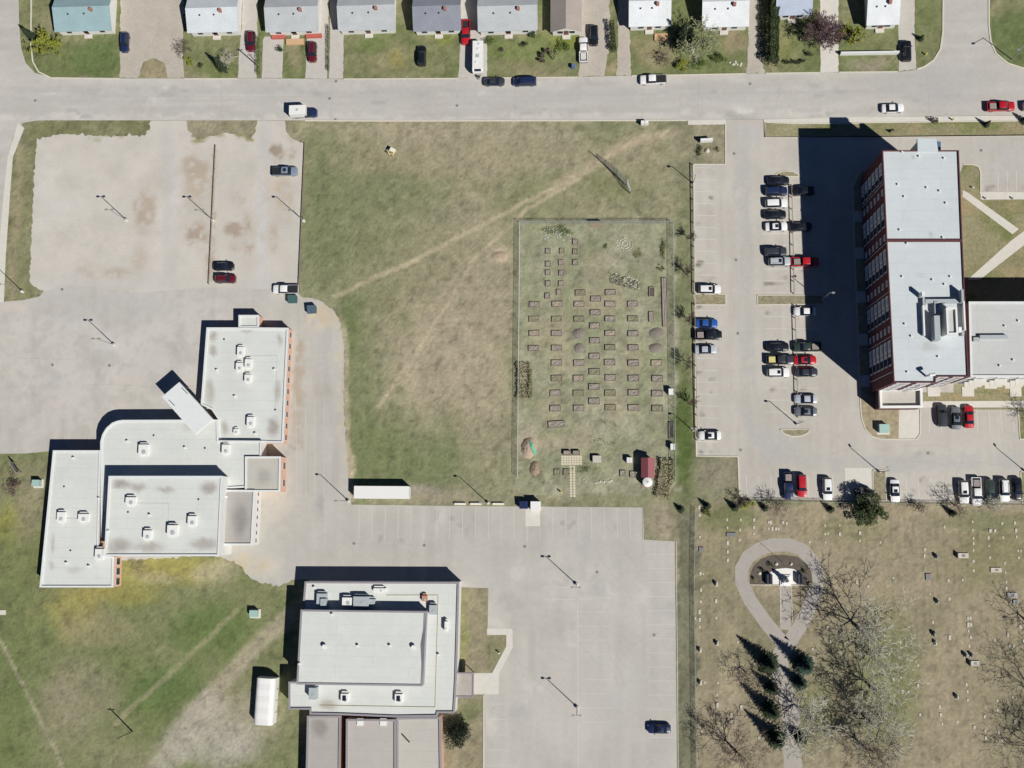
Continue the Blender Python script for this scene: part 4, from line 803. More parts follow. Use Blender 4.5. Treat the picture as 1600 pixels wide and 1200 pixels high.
for kind in ('sedan','suv','van','pickup'):
    prt, S = car_parts(kind); d = {}
    for k, mb in prt.items():
        me = tomesh(kind+'_'+k, mb, placeholder if k == 'body' else M_GLASS_CAR); me.shade_smooth()
        if k == 'body':
            me.set_sharp_from_angle(angle=math.radians(38))
        d[k] = me
    wr = .34 if kind in ('sedan',) else .37
    mb = MB().tube((0,-.11,0),(0,.11,0), wr, wr, 14); d['wheel'] = tomesh('wheel', mb, M_TYRE); d['rim'] = tomesh('rim', MB().tube((0,-.12,0),(0,.12,0), wr*.62, wr*.62, 10), M_RIM)
    xf, xr = (1.42,-1.4) if kind == 'sedan' else ((1.45,-1.38) if kind == 'suv' else ((1.65,-1.5) if kind == 'van' else (1.85,-1.85)))
    d['_w'] = (xf, xr, wr, .80 if kind == 'sedan' else .83); d['_L'] = (S[0][0] if kind != 'pickup' else -2.85, S[-1][0])
    d['headlight'] = tomesh('headlight', MB().box(-.10,.06,-.17,.17,-.07,.07), M_HEAD); d['taillight'] = tomesh('taillight', MB().box(-.05,.05,-.14,.14,-.09,.09), M_TAIL); d['mirror'] = tomesh('mirror', MB().box(-.09,.09,-.1,.1,-.07,.07), placeholder)
    if kind == 'pickup':
        b = MB(); x0, x1 = -2.85, -.64
        b.box(x0,x1,-.94,-.80,.35,1.08); b.box(x0,x1,.80,.94,.35,1.08); b.box(x0,x0+.12,-.80,.80,.45,1.06); b.box(x1-.08,x1,-.80,.80,.45,1.08); b.box(x0+.12,x1-.08,-.80,.80,.45,.62)
        d['cargo_bed'] = tomesh('cargo_bed', b, placeholder); d['bed_liner'] = tomesh('bed_liner', MB().box(x0+.13,x1-.09,-.79,.79,.62,.66), M_TRIM)
        d['tonneau_cover'] = tomesh('tonneau_cover', MB().box(x0+.02,x1-.02,-.86,.86,1.07,1.13), M_TRIM); d['bed_cargo'] = tomesh('bed_cargo', MB().box(x0+.5,x1-.35,-.6,.6,.66,1.2), placeholder)
        d['rear_window'] = tomesh('rear_window', MB().box(-.66,-.61,-.62,.62,1.16,1.64), M_GLASS_CAR)
        d['bumper'] = tomesh('bumper', MB().box(-3.0,-2.86,-.88,.88,.42,.62), M_RIM)
    d['sunroof'] = tomesh('sunroof', MB().box(-.32,.32,-.36,.36,-.02,.012), M_GLASS_CAR); d['roof_rail'] = tomesh('roof_rail', MB().box(-1.0,1.0,-.03,.03,0,.07), M_RIM)
    CT[kind] = d
def car(px, py, head, kind, col, label, opt='', name=None, jit=None, scl=1.0):
    d = CT[kind]; p = W(px, py, .9); ang = {'R':0,'U':90,'L':180,'D':270}[head]+(R_(-1.2,1.2) if jit is None else jit)
    nm = name or dict(sedan='parked_car', suv='parked_car', van='minivan', pickup='pickup_truck')[kind]
    t = thing(nm, label, 'truck' if kind == 'pickup' else ('van' if kind == 'van' else 'car'), (p.x, p.y, 0.012), math.radians(ang)); t.scale = (scl,)*3
    m = CARM[col]
    inst('body', d['body'], t, m=m)
    for k in ('windshield','rear_window'): inst(k, d[k], t)
    for k in ('side_window_l','side_window_r'): inst('side_window', d[k], t)
    xf, xr, wr, yw = d['_w']
    for x in (xf, xr):
        for s in (-1, 1): w = inst('wheel', d['wheel'], t, (x, s*yw, wr)); inst('rim', d['rim'], w)
    L0, L1 = d['_L']; zh = .66 if kind == 'sedan' else .8
    for s in (-1, 1):
        inst('headlight', d['headlight'], t, (L1-.12, s*.56, zh+.02)); inst('taillight', d['taillight'], t, (L0+.04, s*(.5 if kind != 'pickup' else .86), zh)); inst('mirror', d['mirror'], t, (.95 if kind != 'van' else 1.5, s*1.0, .98), m=m)
    if kind == 'pickup':
        inst('cargo_bed', d['cargo_bed'], t, m=m); inst('bumper', d['bumper'], t)
        if 't' in opt: inst('tonneau_cover', d['tonneau_cover'], t)
        else: inst('bed_liner', d['bed_liner'], t)
        if 'c' in opt: inst('bed_cargo', d['bed_cargo'], t, m=mat('tan_cargo',(214,200,130),var=.1))
        if 'w' in opt: inst('bed_cargo', d['bed_cargo'], t, m=mat('pale_cargo',(214,212,206),var=.2,scale=4))
        if 'g' in opt: inst('bed_cargo', d['bed_cargo'], t, m=mat('grey_cargo',(150,140,134),var=.2,scale=4))
    top = dict(sedan=1.462, suv=1.742, van=1.815, pickup=1.842)[kind]
    if 's' in opt: inst('sunroof', d['sunroof'], t, (0 if kind != 'pickup' else .2, 0, top))
    if 'r' in opt and kind in ('suv','van'):
        for s in (-1, 1): inst('roof_rail', d['roof_rail'], t, (-.6, s*.52, top-.03))
    return t
CARS = [
 (194.5,66,'D','suv','navy','navy SUV standing on the gravel drive beside the teal-roofed house','r'),
 (392,64.5,'D','suv','maroon','dark maroon SUV on the drive beside the pale-roofed house','r'),
 (488,81,'D','suv','maroon','dark maroon SUV on the drive beside the small timber deck','r'),
 (659,87,'U','suv','black','black SUV parked on the front lawn of the slate-roofed house','s'),
 (728,50,'D','pickup','red','red pickup truck on the drive next to the white travel trailer',''),
 (772,127,'R','sedan','dark','dark car at the kerb in front of the white travel trailer',''),
 (820,127,'L','van','navy','navy minivan at the kerb of the street',''),
 (911.5,77,'U','pickup','white','white pickup truck with a loaded open bed on the gravel drive','w'),
 (928,55,'D','suv','black','black SUV beside the white pickup on the gravel drive',''),
 (1020,124,'L','pickup','white','white pickup truck with black bed cover parked at the kerb of the street','t'),
 (1417,79,'U','suv','black','dark SUV on the drive beside the white garden wall','r'),
 (1395,168.5,'R','sedan','white','white car at the kerb north of the apartment block',''),
 (1564,166,'R','pickup','red','red pickup truck with an open bed at the kerb north of the apartment block','g'),
 (1617,166,'R','suv','white','white car at the kerb just ahead of the red pickup truck',''),
 (445,267.5,'R','pickup','steel','steel grey pickup truck with dark bed cover on the gravel lot','ts'),
 (349,416,'R','sedan','black','black car on the gravel lot beside the maroon SUV','s'),
 (352,435.5,'R','suv','maroon','maroon SUV on the gravel lot beside the black car','r'),
 (446,452,'L','pickup','white','white pickup truck on the gravel lot near the two waste bins','t'),
 (1216,282,'R','sedan','black','black car beside the small kerbed island, first in the western bay',''),
 (1213,298.5,'R','suv','navy','navy blue SUV beside the first black car in the western bay',''),
 (1213,317.5,'R','suv','white','white SUV with plain white roof in the western bay',''),
 (1211,335,'R','sedan','black','black car between the two white cars in the western bay',''),
 (1213,354,'R','sedan','white','white car with dark sunroof in the western bay across from a black car','s'),
 (1255,298,'L','suv','black','black car half in the apartment shadow beside the navy SUV',''),
 (1251,354,'R','sedan','black','black car at the shadow edge across from the white sunroof car',''),
 (1212,393,'R','suv','dark','charcoal SUV next to the silver-white car opposite the red pickup',''),
 (1218,408.5,'R','suv','silver','silver-white car with striped roof nose to tail with the red pickup','sr'),
 (1258,409,'R','pickup','red','red pickup truck half in the apartment shadow','g'),
 (1109,452,'R','suv','white','white SUV with sunroof beside the grass island at the lot edge','s'),
 (1258,486.5,'L','sedan','white','white car just below the long grass island by the shadow edge',''),
 (1104,505,'R','sedan','blue','bright blue car beside the black pickup at the lot edge',''),
 (1107,523.5,'R','pickup','black','black pickup truck between the blue and the silver car','g'),
 (1103,546,'R','sedan','silver','silver car beside the black pickup at the lot edge',''),
 (1215,542,'R','sedan','black','black car next to the dark pickup loaded with tan cargo',''),
 (1219,562,'R','pickup','dark','dark pickup truck with tan cargo in its bed','c'),
 (1216,582,'R','suv','white','white SUV with sunroof next to the pickup with tan cargo','s'),
 (1261,542,'L','pickup','green','dark green pickup truck with grey load by the shadow edge','g'),
 (1258,562.5,'R','sedan','red','dark red car opposite the pickup with tan cargo','s'),
 (1260,581.5,'R','sedan','dark','dark car beside the red car in the eastern bay',''),
 (1259,623.5,'L','sedan','silver','pale silver car beside the grey car near the curved island','r'),
 (1259,643,'L','sedan','grey','grey car nearest the curved grass island','s'),
 (1109,680.5,'L','sedan','white','white car alone at the southern end of the western parking edge','s'),
 (1232,759,'D','pickup','navy','dark blue pickup truck with grey covered bed by the cemetery fence','g'),
 (1253,759,'D','suv','red','red SUV beside the dark blue pickup by the cemetery fence',''),
 (1293,764,'D','suv','white','white SUV standing by the black dumpsters','s'),
 (1398.5,767,'D','sedan','white','white car next to the narrow grass island by the cemetery fence','s'),
 (1472.5,649,'U','suv','dark','charcoal SUV parked nearest the apartment entrance',''),
 (1494,653,'U','sedan','grey','grey car with sunroof between charcoal SUV and red car','s'),
 (1514.5,651,'U','sedan','red','red car parked before the apartment wing',''),
 (1506,769,'D','suv','white','white SUV with black sunroof at the end of the row by the cemetery fence','s'),
 (1526,768,'D','pickup','white','white pickup truck with tan load in the row by the cemetery fence','g'),
 (1547,767,'D','suv','green','very dark green SUV in the row by the cemetery fence',''),
 (1569.5,766,'D','suv','white','white SUV with plain roof beside the black car by the cemetery fence','r'),
 (1590,764,'D','sedan','black','black car beside the grass island at the end of the cemetery fence row',''),
 (1030,1139,'L','sedan','navy','dark blue car alone on the big empty car park','s'),
]
for c in CARS: car(*c)
# camper truck on the street: navy cab with a tall white box
t = car(476,176.5,'R','pickup','navy','navy truck carrying a tall white camper box on the street', '', name='camper_truck')
bx = MB(); bx.box(-2.95,.1,-1.08,1.08,1.085,2.9); bx.box(.1,.75,-1.04,1.04,1.9,2.9); mk('camper_box', bx, M_UNIT, t, origin=Vector((0,0,0))); mk('roof_hatch', MB().box(-1.4,-.9,-.25,.25,2.9,2.98), M_UNITG, t, origin=Vector((0,0,0)))
# travel trailer
p = W(746.5,87,2.6); t = thing('travel_trailer', 'long white travel trailer with dark front window on the drive', 'trailer', (p.x, p.y, 0.018), math.radians(-90))
O0 = Vector((0,0,0))
L = 3.45; prof = [(-L,.55),(-L,2.65),(L-.35,2.75),(L,2.3),(L+.12,1.4),(L-.1,.6)]
mb = MB(); mb.add([(x,-1.15,z) for x,z in prof]+[(x,1.15,z) for x,z in prof], [tuple(range(5,-1,-1)), tuple(range(6,12))]+[(i,(i+1)%6,(i+1)%6+6,i+6) for i in range(6)]); mk('body', mb, M_UNIT, t, origin=O0)
mk('front_window', MB().add([(L-.32,-.75,2.75),(L-.32,.75,2.75),(L+.03,.75,2.34),(L+.03,-.75,2.34)], [(0,3,2,1)]), M_GLASS_CAR, t, origin=O0)
mk('hitch', MB().tube((L-.2,-.6,.55),(L+1.2,0,.5),.05,.05,6).tube((L-.2,.6,.55),(L+1.2,0,.5),.05,.05,6).box(L+.35,L+.75,-.25,.25,.5,.95), M_TRIM, t, origin=O0)
for x in (-.5,.3):
    for s in (-1,1): mk('wheel', MB().tube((x,s*.95-.1,.35),(x,s*.95+.1,.35),.35,.35,12), M_TYRE, t, origin=O0)
for x, y, a in [(.1,0,.36),(-1.5,.1,.2),(1.6,-.3,.2),(-2.6,.3,.2)]: mk('roof_vent', MB().box(x-a,x+a,y-a,y+a,2.66,2.86), M_UNITG if a > .3 else M_COPE, t, origin=O0)
mk('side_window', MB().box(-1.6,-.6,-1.17,-1.14,1.4,2.0), M_GLASS_CAR, t, origin=O0); mk('side_window', MB().box(.4,1.6,-1.17,-1.14,1.4,2.0), M_GLASS_CAR, t, origin=O0); mk('door', MB().box(1.9,2.5,-1.18,-1.14,.6,2.2), M_COPE, t, origin=O0)
# container, fabric shelter
def container(x0, y0, x1, y1, h, label):
    a, b = W(x0, y1, h), W(x1, y0, h); t = thing('storage_container', label, 'container', (a.x, a.y, 0)); mk('body', MB().box(a.x, b.x, a.y, b.y, .12, h-.06), M_UNIT, t)
    mk('roof', MB().box(a.x-.03, b.x+.03, a.y-.03, b.y+.03, h-.08, h), M_UNIT, t); mk('base_frame', MB().box(a.x+.05, b.x-.05, a.y+.05, b.y-.05, 0, .13), M_TRIM, t)
    for k in range(24): x = a.x+(b.x-a.x)*(k+.5)/24; mk('rib', MB().box(x-.06, x+.06, a.y-.05, b.y+.05, .2, h-.1), M_UNIT, t)
    for s in (0,1): mk('door', MB().box(b.x-.01, b.x+.05, a.y+.06+(b.y-a.y-.1)*.5*s, a.y+(b.y-a.y)*.5*(s+1)-.03, .2, h-.15), M_COPE, t)
container(553,760,638.5,778.5,2.5,'long white storage container beside the asphalt yard')
a = [W(x, y, 0) for x, y in [(405,1059),(436,1058),(433,1126),(402,1128)]]; cx = sum(p.x for p in a)/4; cy = sum(p.y for p in a)/4
t = thing('fabric_shelter', 'white arched fabric shelter beside the community hall', 'shelter', (cx, cy, 0), math.radians(-2)); mb = MB(); n = 14; hw, hl = 2.05, 4.7
for e in range(9):
    y = -hl+2*hl*e/8; sag = .06*(e % 2)
    for k in range(n+1): a_ = math.pi*k/n; mb.v.append((hw*math.copysign(abs(math.cos(a_))**.5, math.cos(a_)), y, max(0, (3.0-sag)*math.sin(a_)**.28)))
for e in range(8):
    for k in range(n): i = e*(n+1)+k; mb.f.append((i, i+1, i+n+2, i+n+1))
mb.f += [tuple(range(n+1)), tuple(reversed(range(8*(n+1), 9*(n+1))))]
mk('cover', mb, M_UNIT, t, origin=O0, smooth=False)
for e in range(0, 9, 2): y = -hl+2*hl*e/8; mk('hoop', MB().tube((-hw-.03,y,0),(-hw-.03,y,1.3),.05,.05,6).tube((hw+.03,y,0),(hw+.03,y,1.3),.05,.05,6), M_STEEL, t, origin=O0)
# ------------------------------------------------------------------ bins, cabinets, small structures
M_GREENB = mat('green_cabinet', (164,194,186), rough=.5, var=.05); M_BINB = mat('blue_grey_bin', (74,96,112), rough=.6, var=.08); M_BLACKB = mat('black_bin', (40,42,46), rough=.6, var=.08); M_TEAL = mat('teal_bin', (64,98,96), rough=.6, var=.08)
def cabinet(px, py, label, m=M_GREENB, s=(1.6,1.3,1.3)):
    p = W(px, py); t = thing('transformer_cabinet', label, 'utility box', (p.x, p.y, 0), 0); x, y = p.x, p.y; a, b, h = s
    mk('pad', MB().box(x-a/2-.3, x+a/2+.4, y-b/2-.4, y+b/2+.2, 0, .15), M_CONC, t); c = mk('cabinet', MB().box(x-a/2, x+a/2, y-b/2, y+b/2, .15, h), m, t); mk('lid', MB().box(x-a/2-.05, x+a/2+.05, y-b/2-.05, y+b/2+.05, h, h+.08), m, t); mk('door', MB().box(x-a/2+.08, x+a/2-.08, y-b/2-.04, y-b/2+.01, .25, h-.1), m, t)
cabinet(60.5,755,'small green utility cabinet beside the west wing of the school'); cabinet(399,958,'small green utility cabinet on the lawn between school and hall'); cabinet(1379,670,'green utility cabinet in the kerbed bed at the apartment corner', s=(1.9,1.6,1.4))
def dumpster(px, py, label, m, rz=0, sz=(1.9,1.7,1.5), open_=False, z=.012):
    p = W(px, py); t = thing('dumpster', label, 'dumpster', (p.x, p.y, z), math.radians(rz)); a, b, h = sz
    mb = MB(); mb.add([(-a/2+.1,-b/2+.1,.12),(a/2-.1,-b/2+.1,.12),(a/2-.1,b/2-.1,.12),(-a/2+.1,b/2-.1,.12),(-a/2,-b/2,h-.2),(a/2,-b/2,h-.2),(a/2,b/2,h),(-a/2,b/2,h)], [(0,3,2,1),(0,1,5,4),(1,2,6,5),(2,3,7,6),(3,0,4,7),(4,5,6,7)]); mk('bin', mb, m, t, origin=O0)
    for s in (0,1):
        x0 = -a/2+.02+s*a/2; mk('lid', MB().add([(x0,-b/2-.05,h-.17),(x0+a/2-.06,-b/2-.05,h-.17),(x0+a/2-.06,b/2,h+.04),(x0,b/2,h+.04),(x0,-b/2-.05,h-.22),(x0+a/2-.06,-b/2-.05,h-.22),(x0+a/2-.06,b/2,h-.01),(x0,b/2,h-.01)], [(0,1,2,3),(4,7,6,5),(0,4,5,1),(1,5,6,2),(2,6,7,3),(3,7,4,0)]), m if not open_ else M_BLACKB, t, origin=O0)
        mk('fork_pocket', MB().box((-1)**s*(a/2)-.07,(-1)**s*(a/2)+.07,-.45,.45,.6,.8), m, t, origin=O0)
    for x in (-a/2+.2, a/2-.2):
        for y in (-b/2+.2, b/2-.2): mk('wheel', MB().tube((x-.04,y,.08),(x+.04,y,.08),.08,.08,8), M_TYRE, t, origin=O0)
dumpster(459,469,'teal green waste bin on the asphalt by the white pickup', M_TEAL); dumpster(489,485,'blue-grey waste bin standing alone on the sandy yard edge', M_BINB, 4)
dumpster(1341,768,'black dumpster on the concrete pad, next to the big conifer', M_BLACKB, 18, z=.03); dumpster(1355,770,'black dumpster on the concrete pad, next to the grass island', M_BLACKB, -22, z=.03)
p = W(838,791); t = thing('utility_shed', 'white box shed on the concrete pad by the yard edge', 'shed', (p.x,p.y,0)); mk('wall', MB().box(p.x-1,p.x+.95,p.y-.9,p.y+.9,0,2.0), M_UNIT, t); mk('roof', MB().box(p.x-1.08,p.x+1.03,p.y-.98,p.y+.98,2.0,2.12), M_UNIT, t); mk('door', MB().box(p.x-.4,p.x+.4,p.y-.95,p.y-.89,.05,1.9), M_COPE, t)
dumpster(819,789,'dark blue dumpster beside the white box shed', MATS['paint_navy'], 0, (1.8,1.5,1.6))
M_BARR = mat('white_barrier', (236,232,216), rough=.7, var=.05)
for k, x in enumerate((719,743.5,778.5)):
    p = W(x, 787); t = tag(mk('parking_barrier', MB().add([(-1.2,-.28,0),(1.2,-.28,0),(1.2,.28,0),(-1.2,.28,0),(-1.15,-.12,.55),(1.15,-.12,.55),(1.15,.12,.55),(-1.15,.12,.55)], [(0,3,2,1),(4,5,6,7),(0,1,5,4),(1,2,6,5),(2,3,7,6),(3,0,4,7)]), M_BARR, origin=None), 'low cream concrete barrier at the north edge of the asphalt yard', 'barrier', 'concrete barriers along the yard edge'); t.location = (p.x, p.y, 0)
# ------------------------------------------------------------------ lamp posts and poles
def lamp(px, py, label, heads=2, h=8.6, z=0.0, ang=0, base_m=None, bs=.34):
    p = W(px, py); t = thing('lamp_post', label, 'lamp post', (p.x, p.y, z), math.radians(ang))
    mk('base', MB().lathe((0,0), [(bs,0),(bs,.7),(bs-.06,.75)], 12), base_m or M_CONC, t, origin=O0)
    mk('pole', MB().tube((0,0,.7),(0,0,h),.10,.065,8), M_STEEL, t, origin=O0)
    for s in ((-1,1) if heads == 2 else (-1,)):
        mk('arm', MB().tube((0,0,h-.15),(s*.45,0,h-.05),.045,.045,6), M_STEEL, t, origin=O0); mk('lamp_head', MB().box(min(s*.42,s*1.02),max(s*.42,s*.95),-.17,.17,h-.14,h+.04), M_STEEL, t, origin=O0)
lamp(198.5,344.5,'double-headed lamp post in the middle of the open gravel lot'); lamp(334,345,'double-headed lamp post beside the western timber rail'); lamp(475,345.5,'single-headed lamp post at the lawn edge beside the eastern timber rail',1); lamp(179,539,'double-headed lamp post on the asphalt north of the school wing')
lamp(901,913,'double-headed lamp post in the car park east of the hall lawn'); lamp(902,1105,'double-headed lamp post in the car park across from the hall canopy'); lamp(545,783,'single-headed lamp post at the end of the white container',1,bs=.3); lamp(763,786,'single-headed lamp post between the cream barriers',1,bs=.3)
lamp(1245,663,'single-headed lamp post at the curved grass island',1,7.4,bs=.25); lamp(1374,737.5,'single-headed lamp post on the narrow grass island',1,7.2,.1,-60,bs=.22); lamp(1601,736,'single-headed lamp post on the last grass island of the lot',1,7,.1,-60,bs=.22); lamp(1083,287,'single-headed lamp post by the north end of the lot kerb',1,6,bs=.22); lamp(1083,673,'single-headed lamp post by the south end of the lot kerb',1,5.5,bs=.22)
lamp(1283,470,'grey lamp post in the apartment shadow on the long grass island',1,8,.1,180,M_STEEL,.2); lamp(36,456,'single-headed lamp post on the western grass verge',1,8)
def pole(px, py, h, label, arm=False):
    p = W(px, py); t = thing('utility_pole', label, 'pole', (p.x, p.y, 0)); mk('pole', MB().tube((p.x,p.y,0),(p.x,p.y,h),.15,.11,8), mat('weathered_pole',(120,104,90),var=.15,scale=6), t)
    mk('cross_arm', MB().box(p.x-.75,p.x+.75,p.y-.05,p.y+.05,h-.5,h-.38), MATS['weathered_pole'], t)
    for s in (-.65,0,.65): mk('insulator', MB().lathe((p.x+s,p.y), [(.04,h-.4),(.05,h-.2)], 6), M_COPE, t)
pole(207,1143,7,'timber utility pole on the lawn near the dirt track'); pole(405,105,6.8,'timber utility pole at the edge of the drive with the maroon SUV')
p = W(1581,93); t = thing('street_lamp', 'tall curved-arm street lamp on the corner lawn', 'lamp post', (p.x,p.y,0)); mk('pole', MB().tube((p.x,p.y,0),(p.x,p.y,7.6),.11,.07,8), M_STEEL, t); mk('arm', MB().tube((p.x,p.y,7.5),(p.x-1.6,p.y-1.4,8.0),.05,.05,6), M_STEEL, t); mk('lamp_head', MB().box(p.x-2.1,p.x-1.5,p.y-1.65,p.y-1.3,7.92,8.08), M_STEEL, t)
# ------------------------------------------------------------------ rails and fences
M_WOOD = mat('weathered_wood', (150,134,114), rough=.9, var=.15, scale=5); M_WOODD = mat('dark_timber', (138,124,108), rough=.9, var=.15, scale=5)
def rail(pts, label, h=.55, m=M_WOOD, step=2.7, z=.01, beam=.12):
    p0 = W(*pts[0]); t = thing('timber_rail', label, 'rail', (p0.x,p0.y,z))
    for a, b in zip(pts[:-1], pts[1:]):
        A, B = W(*a), W(*b); n = max(1, round((B-A).length/step))
        for k in range(n+1): c = A.lerp(B, k/n); mk('post', MB().box(c.x-.07,c.x+.07,c.y-.07,c.y+.07,-.02,h+.05), m, t)
        for k in range(n): q, r = A.lerp(B, k/n), A.lerp(B, (k+1)/n); mk('rail_board', MB().obox(q, r, beam, h-.16, h), m, t)
rail([(337.5,228),(327,444)], 'dark timber parking rail beside the maroon SUV', m=M_WOODD); rail([(477,225),(472,340),(467,456)], 'dark timber parking rail along the field edge', m=M_WOODD)
rail([(1236,290),(1240,459)], 'timber parking rail between the bays north of the long grass island', .85); rail([(1241,478),(1246,652)], 'timber parking rail between the bays south of the long grass island', .85); rail([(1082,258),(1085,460)], 'timber rail along the western lot edge, northern length', .85); rail([(1085,476),(1089,688)], 'timber rail along the western lot edge, southern length', .85)
WIRE = mat('chain_wire', (196,200,198), rough=.5, var=0, metal=.3)
def span_mesh(L, h):
    mb = MB(); s = .2; r = .008
    k = -h
    while k < L:
        for sg in (1, -1):
            x0, x1 = (k, k+h); z0, z1 = (0, h) if sg == 1 else (h, 0)
            if x0 < 0: f = -x0/h; z0 = z0+(z1-z0)*f; x0 = 0
            if x1 > L: f = (L-x0)/(x1-x0); z1 = z0+(z1-z0)*f; x1 = L
            if x1-x0 > .02: mb.tube((x0,0,z0),(x1,0,z1),r,r,3,False)
        k += s
    return mb
def chain_fence(pts, h, label, step=3.0, name='chain_link_fence'):
    p0 = W(*pts[0]); t = thing(name, label, 'fence', (p0.x,p0.y,0)); cache = {}
    for a, b in zip(pts[:-1], pts[1:]):
        A, B = W(*a), W(*b); A.z = B.z = 0; n = max(1, round((B-A).length/step)); L = (B-A).length/n; ang = math.atan2(B.y-A.y, B.x-A.x)
        for k in range(n+1):
            if k == 0 and a != pts[0]: continue
            c = A.lerp(B, k/n); mk('post', MB().tube((c.x,c.y,-.02),(c.x,c.y,h+.05),.035,.035,6), WIRE, t)
        mk('top_rail', MB().tube((A.x,A.y,h),(B.x,B.y,h),.028,.028,5), WIRE, t)
        me = tomesh('mesh_panel', span_mesh(L, h-.05), WIRE)
        for k in range(n): c = A.lerp(B, k/n); inst('mesh_panel', me, t, (c.x-p0.x, c.y-p0.y, .03), (0,0,ang))
chain_fence([(809,746),(812.5,349),(1051.5,349),(1055,752)], 1.8, 'chain-link fence round three sides of the community garden')
chain_fence([(1086,795),(1084,900),(1086,1100),(1088,1240)], 1.3, 'chain-link fence along the western edge of the cemetery')
chain_fence([(1162,783),(1300,785),(1400,787),(1600,790),(1700,791)], 1.3, 'chain-link fence between the apartment lot and the cemetery')
# gate at the garden's north side
p, q = W(922,349), W(942,349); t = thing('garden_gate', 'pale timber gate in the north side of the garden fence', 'gate', (p.x,p.y,0))
for k in range(7): c = p.lerp(q, (k+.5)/7); mk('board', MB().box(c.x-.17,c.x+.17,c.y-.04+.1,c.y+.04+.1,.05,1.3), M_WOOD, t)
mk('brace', MB().obox(p+Vector((0,.16,0)), q+Vector((0,.16,0)), .05, .9, 1.0), M_WOOD, t); mk('ramp', MB().box(p.x,q.x,p.y-.9,p.y+.05,-.01,.1), M_WOOD, t)
# backstop on the field
bp = [W(x, y) for x, y in [(932,246),(946,258),(964,274),(979,290),(985,303)]]; t = thing('ball_backstop', 'curved chain-link ball backstop on the field', 'backstop', (bp[2].x,bp[2].y,0)); hs = [2.4,3.8,4.2,4.2,2.6]
for p, h in zip(bp, hs): mk('post', MB().tube((p.x,p.y,0),(p.x,p.y,h),.07,.06,8), M_STEEL, t)
for (p, h), (q, g) in zip(zip(bp, hs), zip(bp[1:], hs[1:])):
    for f in (0.03,.33,.66,1): mk('rail', MB().tube((p.x,p.y,h*f),(q.x,q.y,g*f),.05,.05,6), M_STEEL, t)
    mb = MB(); L = (Vector((q.x-p.x,q.y-p.y))).length; n = int(L/.22)
    for k in range(1, n): c = p.lerp(q, k/n); hh = h+(g-h)*k/n; mb.tube((c.x,c.y,.05),(c.x,c.y,hh),.006,.006,3,False)
    for k in range(1, 20): f = k/20; mb.tube((p.x,p.y,h*f),(q.x,q.y,g*f),.006,.006,3,False)
    mk('mesh_panel', mb, WIRE, t)
# ------------------------------------------------------------------ community garden
M_SOIL = mat('bed_soil', (154,145,135), rough=1, var=.22, scale=2.2, scale2=9, spec=.05); M_SOILG = mat('weedy_soil', (140,137,112), rough=1, var=.25, scale=2.2, scale2=9, spec=.05); M_SOILT = mat('dry_soil', (166,154,138), rough=1, var=.22, scale=2.2, scale2=9, spec=.05); M_BOARD = mat('bed_board', (144,136,126), rough=.9, var=.15, scale=4); M_BOARD2 = mat('new_bed_board', (166,155,138), rough=.9, var=.12, scale=4)
BED = {}
def bed(px, py, wpx, hpx, rz=0, soil=None, board=None, h=.32, label=None, grp=True):
    sc_ = 0.1345; a, b = max(.8, wpx*sc_), max(.8, hpx*sc_); key = (round(a, 1), round(b, 1), h); p = W(px, py, h)
    if key not in BED:
        a, b = key[0], key[1]
        BED[key] = (tomesh('board', MB().box(-a/2,a/2,-.05,.05,-.02,h), M_BOARD), tomesh('board', MB().box(-.05,.05,-b/2+.05,b/2-.05,-.02,h), M_BOARD))
    a, b = key[0], key[1]; soil = soil or random.choice([M_SOIL,M_SOIL,M_SOIL,M_SOILG,M_SOILT])
    if grp and not label: label = {M_SOIL.name:'rectangular timber raised bed of bare brown soil in the community garden', M_SOILG.name:'rectangular timber raised bed of greenish weedy soil in the community garden', M_SOILT.name:'rectangular timber raised bed of pale dry soil in the community garden'}[soil.name]
    t = thing('raised_bed', label or 'rectangular timber raised bed filled with bare soil in the community garden', 'planter', (p.x,p.y,0), math.radians(rz), 'raised beds of the community garden' if grp else None)
    bl, bs = BED[key]; bm = board or random.choice([M_BOARD,M_BOARD,M_BOARD2])
    for s in (-1,1): inst('board', bl, t, (0,s*(b/2-.05),0), m=bm); inst('board', bs, t, (s*(a/2-.05),0,0), m=bm)
    mb = MB(); n = 5; m_ = 4                  # uneven soil surface
    for j in range(m_+1):
        for i in range(n+1): mb.v.append((-a/2+.1+(a-.2)*i/n, -b/2+.1+(b-.2)*j/m_, h-.13+R_(-.05,.09)))
    for j in range(m_):
        for i in range(n): k = j*(n+1)+i; mb.f.append((k,k+1,k+n+2,k+n+1))
    mk('soil', mb, soil, t, origin=O0)
    return t
Z5 = lambda x, y: (800+x/5.217, 330+y/5.217); Z6 = lambda x, y: (800+x/4.445, 540+y/4.445)
SB = 'small square timber bed in the northern corner of the community garden'
def small(x, y): t = bed(*Z5(x, y), 8.5, 9, R_(-2,2), label=SB, grp=False); t['group'] = 'small square beds of the garden'
for x, y in [(295,325),(410,325),(517,250),(517,330),(517,418),(402,420),(404,503),(295,500),(295,590),(402,590),(295,430),(290,690),(385,660)]: small(x, y)
for x, y in [(185,760),(370,757),(560,665),(685,715),(805,662),(550,757),(802,757),(987,757),(182,880),(367,880),(550,880),(682,827),(802,877),(987,877),(182,995),(365,995),(677,935),(802,995),(990,998),(177,1118),(367,1117),(677,1055),(802,1112),(992,1113)]: bed(*Z5(x, y), 16.3, 9, R_(-1.5,1.5))
for x, y in [(312,122),(468,122),(575,75),(575,182),(682,118),(845,122),(1007,122),(312,228),(465,228),(572,287),(687,225),(847,228),(1012,230),(304,332),(465,333),(572,387),(685,332),(847,328),(1010,333),(302,437),(467,437),(687,432),(847,433),(1012,437)]: bed(*Z6(x, y), 16.8, 9.6, R_(-1.5,1.5))
